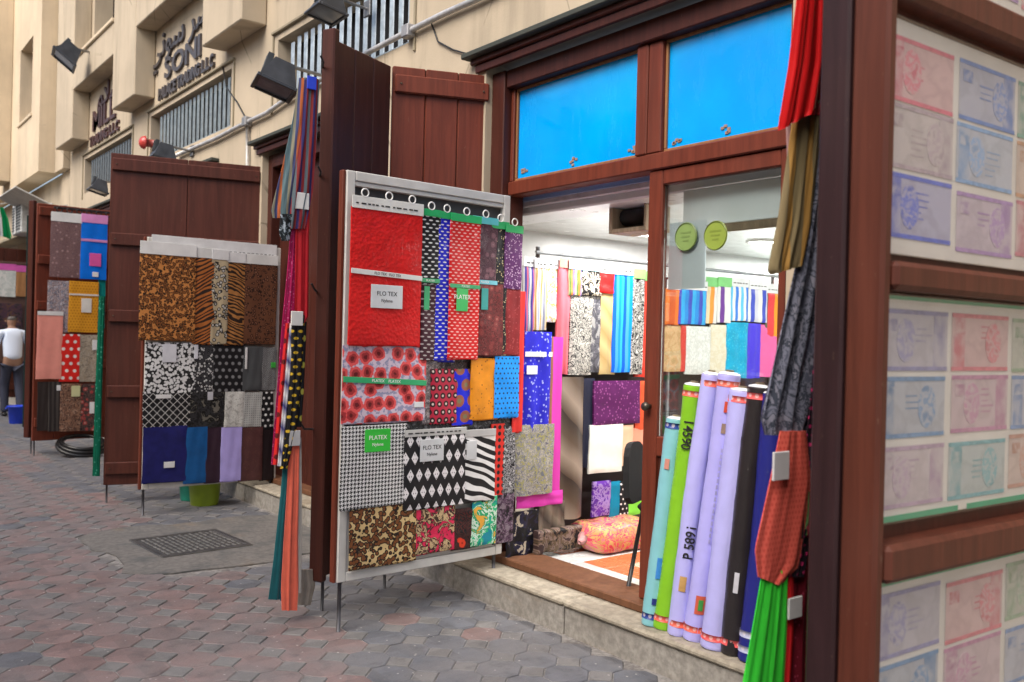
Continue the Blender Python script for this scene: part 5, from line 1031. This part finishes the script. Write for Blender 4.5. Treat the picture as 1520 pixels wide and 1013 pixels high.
# bundle and chair in the shop
P7 = Plane(3.4, 4.25, 0)
a = P7.un(866, 825); b = P7.un(946, 768); a = (a[0]+3.4, a[1]); b = (b[0]+3.4, b[1])
o = thing('fabric_bundle', 'pink and gold patterned bundle wrapped in clear plastic on the shop floor', 'bundle', Vector(((a[0]+b[0])/2, 4.25, .197))); cm = MB()
vs = []; uv = []; nu, nv = 18, 12; x0, x1, z0, z1 = a[0], b[0]+.08, .197, b[1]
for j in range(nv+1):
    th_ = 2*math.pi*j/nv
    for i in range(nu+1):
        f = i/nu; e = (1-abs(2*f-1)**9)**.4 if 0 < f < 1 else .3; zz = (z0+z1)/2+(z1-z0)/2*e*max(-1, min(1, 1.5*math.sin(th_)))+.006*math.sin(f*17); yy = 4.27+.16*e*max(-1, min(1, 1.5*math.cos(th_)))+.008*math.sin(f*23+j)
        vs.append((x0+(x1-x0)*f, yy, max(.197, zz))); uv.append((f*.6, j/nv*.9))
cm.add(vs, [(j*(nu+1)+i, j*(nu+1)+i+1, (j+1)*(nu+1)+i+1, (j+1)*(nu+1)+i) for j in range(nv) for i in range(nu)], uv)
cm.build('wrapped_cloth', cloth('mottle', (.66, .05, .12), (.62, .40, .14), (.7, .08, .16), (.55, .3, .1), (.7, .2, .25), s=13, coat=1.0), o, True)
MB().tube([(x0+.02, 4.27, (z0+z1)/2), (x0-.03, 4.26, (z0+z1)/2-.02)], [.05, .015], 8).build('knot', cloth('plain', (.6, .3, .3), coat=.6), o, True)
MB().tube([(x1-.02, 4.27, (z0+z1)/2), (x1+.03, 4.26, (z0+z1)/2-.02)], [.05, .015], 8).build('knot', cloth('plain', (.6, .3, .3), coat=.6), o, True)
ch = thing('chair', 'black upholstered chair just inside the door', 'chair', (3.83, 3.36, .196)); cb = cloth('plain', (.012, .012, .013), coat=0.0)
Mc = Matrix.Translation((3.83, 3.36, .196)) @ Matrix.Rotation(R(25), 4, 'Z')
MB().box((-.21, -.21, .42), (.21, .21, .49), .03, Mc).build('seat', cb, ch)
bp = MB(); pr = []
for i in range(13):
    f = i/12; pr.append((-.20+.40*f, .50+.29*(1-abs(2*f-1)**3.5)))
bp.prism([(-.20, .50)] + pr[1:-1] + [(.20, .50), (.15, .46), (-.15, .46)], Mc @ Matrix.Translation((0, .215, 0)) @ Matrix.Rotation(R(82), 4, 'X'), .035); bp.build('backrest', cb, ch)
for sx in (-1, 1):
    for sy in (-1, 1): MB().tube([Mc @ Vector((sx*.18, sy*.18, .43)), Mc @ Vector((sx*.22, sy*.24, .0))], .012, 8).build('leg', m_black, ch, True)
# ---- walking man ----------------------------------------------------------------
def skin(name, verts, edges, mat, parent, root=0, sub=2):
    me = bpy.data.meshes.new(name); me.from_pydata([v[:3] for v in verts], edges, []); me.materials.append(mat); o = bpy.data.objects.new(name, me); col.objects.link(o); o.parent = parent
    m1 = o.modifiers.new('s', 'SKIN'); m1.use_smooth_shade = True; me.skin_vertices or None
    if not me.skin_vertices: pass
    for i, v in enumerate(verts): me.skin_vertices[0].data[i].radius = (v[3], v[4] if len(v) > 4 else v[3]); me.skin_vertices[0].data[i].use_root = (i == root)
    m2 = o.modifiers.new('d', 'SUBSURF'); m2.levels = sub; m2.render_levels = sub; return o
mp = on(2, 0, 17, 618)
man = thing('person', 'person in a white shirt and dark trousers walking away, seen from behind', 'person', (mp.x, mp.y, 0))
man.rotation_euler.z = R(4)
def chain(n, off=0): return [(i+off, i+1+off) for i in range(n-1)]
SK = paint((.24, .13, .085), .6, 0.0, .1); SHIRT = cloth('plain', (.60, .68, .82), .1, coat=0.0); TRO = cloth('plain', (.04, .045, .07), .2, coat=0.0)
# local axes: x right of the walker, y forward (away), z up; slight forward lean
body = [(0, 0, .95, .13, .11), (0, .02, 1.12, .125, .10), (0, .06, 1.32, .15, .105), (0, .09, 1.45, .09, .07), (0, .12, 1.52, .05, .05), (0, .14, 1.575, .075, .085), (0, .145, 1.65, .08, .095), (0, .14, 1.70, .045, .055),
        (-.19, .08, 1.42, .055), (-.26, .06, 1.18, .042), (-.24, .16, .96, .033), (-.235, .20, .87, .03, .018), (-.23, .215, .82, .026, .014),
        (.19, .08, 1.42, .055), (.26, .03, 1.18, .042), (.25, .05, .95, .033), (.25, .08, .86, .03, .018), (.25, .095, .81, .026, .014),
        (-.09, 0, .88, .085), (-.10, .10, .50, .058), (-.10, .04, .10, .042), (-.10, .14, .04, .04, .03),
        (.09, 0, .88, .085), (.10, -.02, .50, .058), (.10, -.16, .13, .042), (.10, -.09, .04, .04, .03)]
ed = chain(8)+[(3, 8)]+chain(5, 8)+[(3, 13)]+chain(5, 13)+[(0, 18)]+chain(4, 18)+[(0, 22)]+chain(4, 22)
bo = skin('body', body, ed, SK, man)
sh_ = [(0, .0, .93, .165, .13), (0, .015, 1.08, .155, .125), (0, .055, 1.30, .18, .13), (0, .085, 1.43, .12, .09), (0, .105, 1.485, .07, .065), (-.195, .08, 1.42, .075), (-.25, .065, 1.24, .065), (-.262, .07, 1.15, .06), (.195, .08, 1.42, .075), (.25, .05, 1.24, .065), (.262, .035, 1.15, .06)]
skin('shirt', sh_, chain(5)+[(3, 5), (5, 6), (6, 7), (3, 8), (8, 9), (9, 10)], SHIRT, man)
tr_ = [(0, 0, .97, .16, .125), (-.09, .0, .86, .105), (-.10, .095, .52, .078), (-.10, .045, .12, .066), (-.10, .04, .06, .068), (.09, 0, .86, .105), (.10, -.02, .52, .078), (.10, -.14, .17, .066), (.10, -.15, .10, .068)]
skin('trousers', tr_, [(0, 1), (1, 2), (2, 3), (3, 4), (0, 5), (5, 6), (6, 7), (7, 8)], TRO, man)
for sx, y0, z0 in ((-1, .03, .035), (1, -.17, .05)): skin('shoe', [(sx*.10, y0-.06, z0, .045, .035), (sx*.10, y0+.05, z0, .048, .035), (sx*.10, y0+.16, z0-.005, .04, .026)], [(0, 1), (1, 2)], plastic((.012, .011, .011), .4), man)
skin('hair', [(0, .118, 1.62, .072, .07), (0, .128, 1.675, .082, .09), (0, .135, 1.71, .05, .055)], [(0, 1), (1, 2)], paint((.10, .09, .085), .8), man)
for sx in (-1, 1): skin('ear', [(sx*.088, .14, 1.64, .012, .022), (sx*.094, .14, 1.61, .01, .016)], [(0, 1)], SK, man)

for o_ in bpy.data.objects:
    if '_w' in o_: del o_['_w']
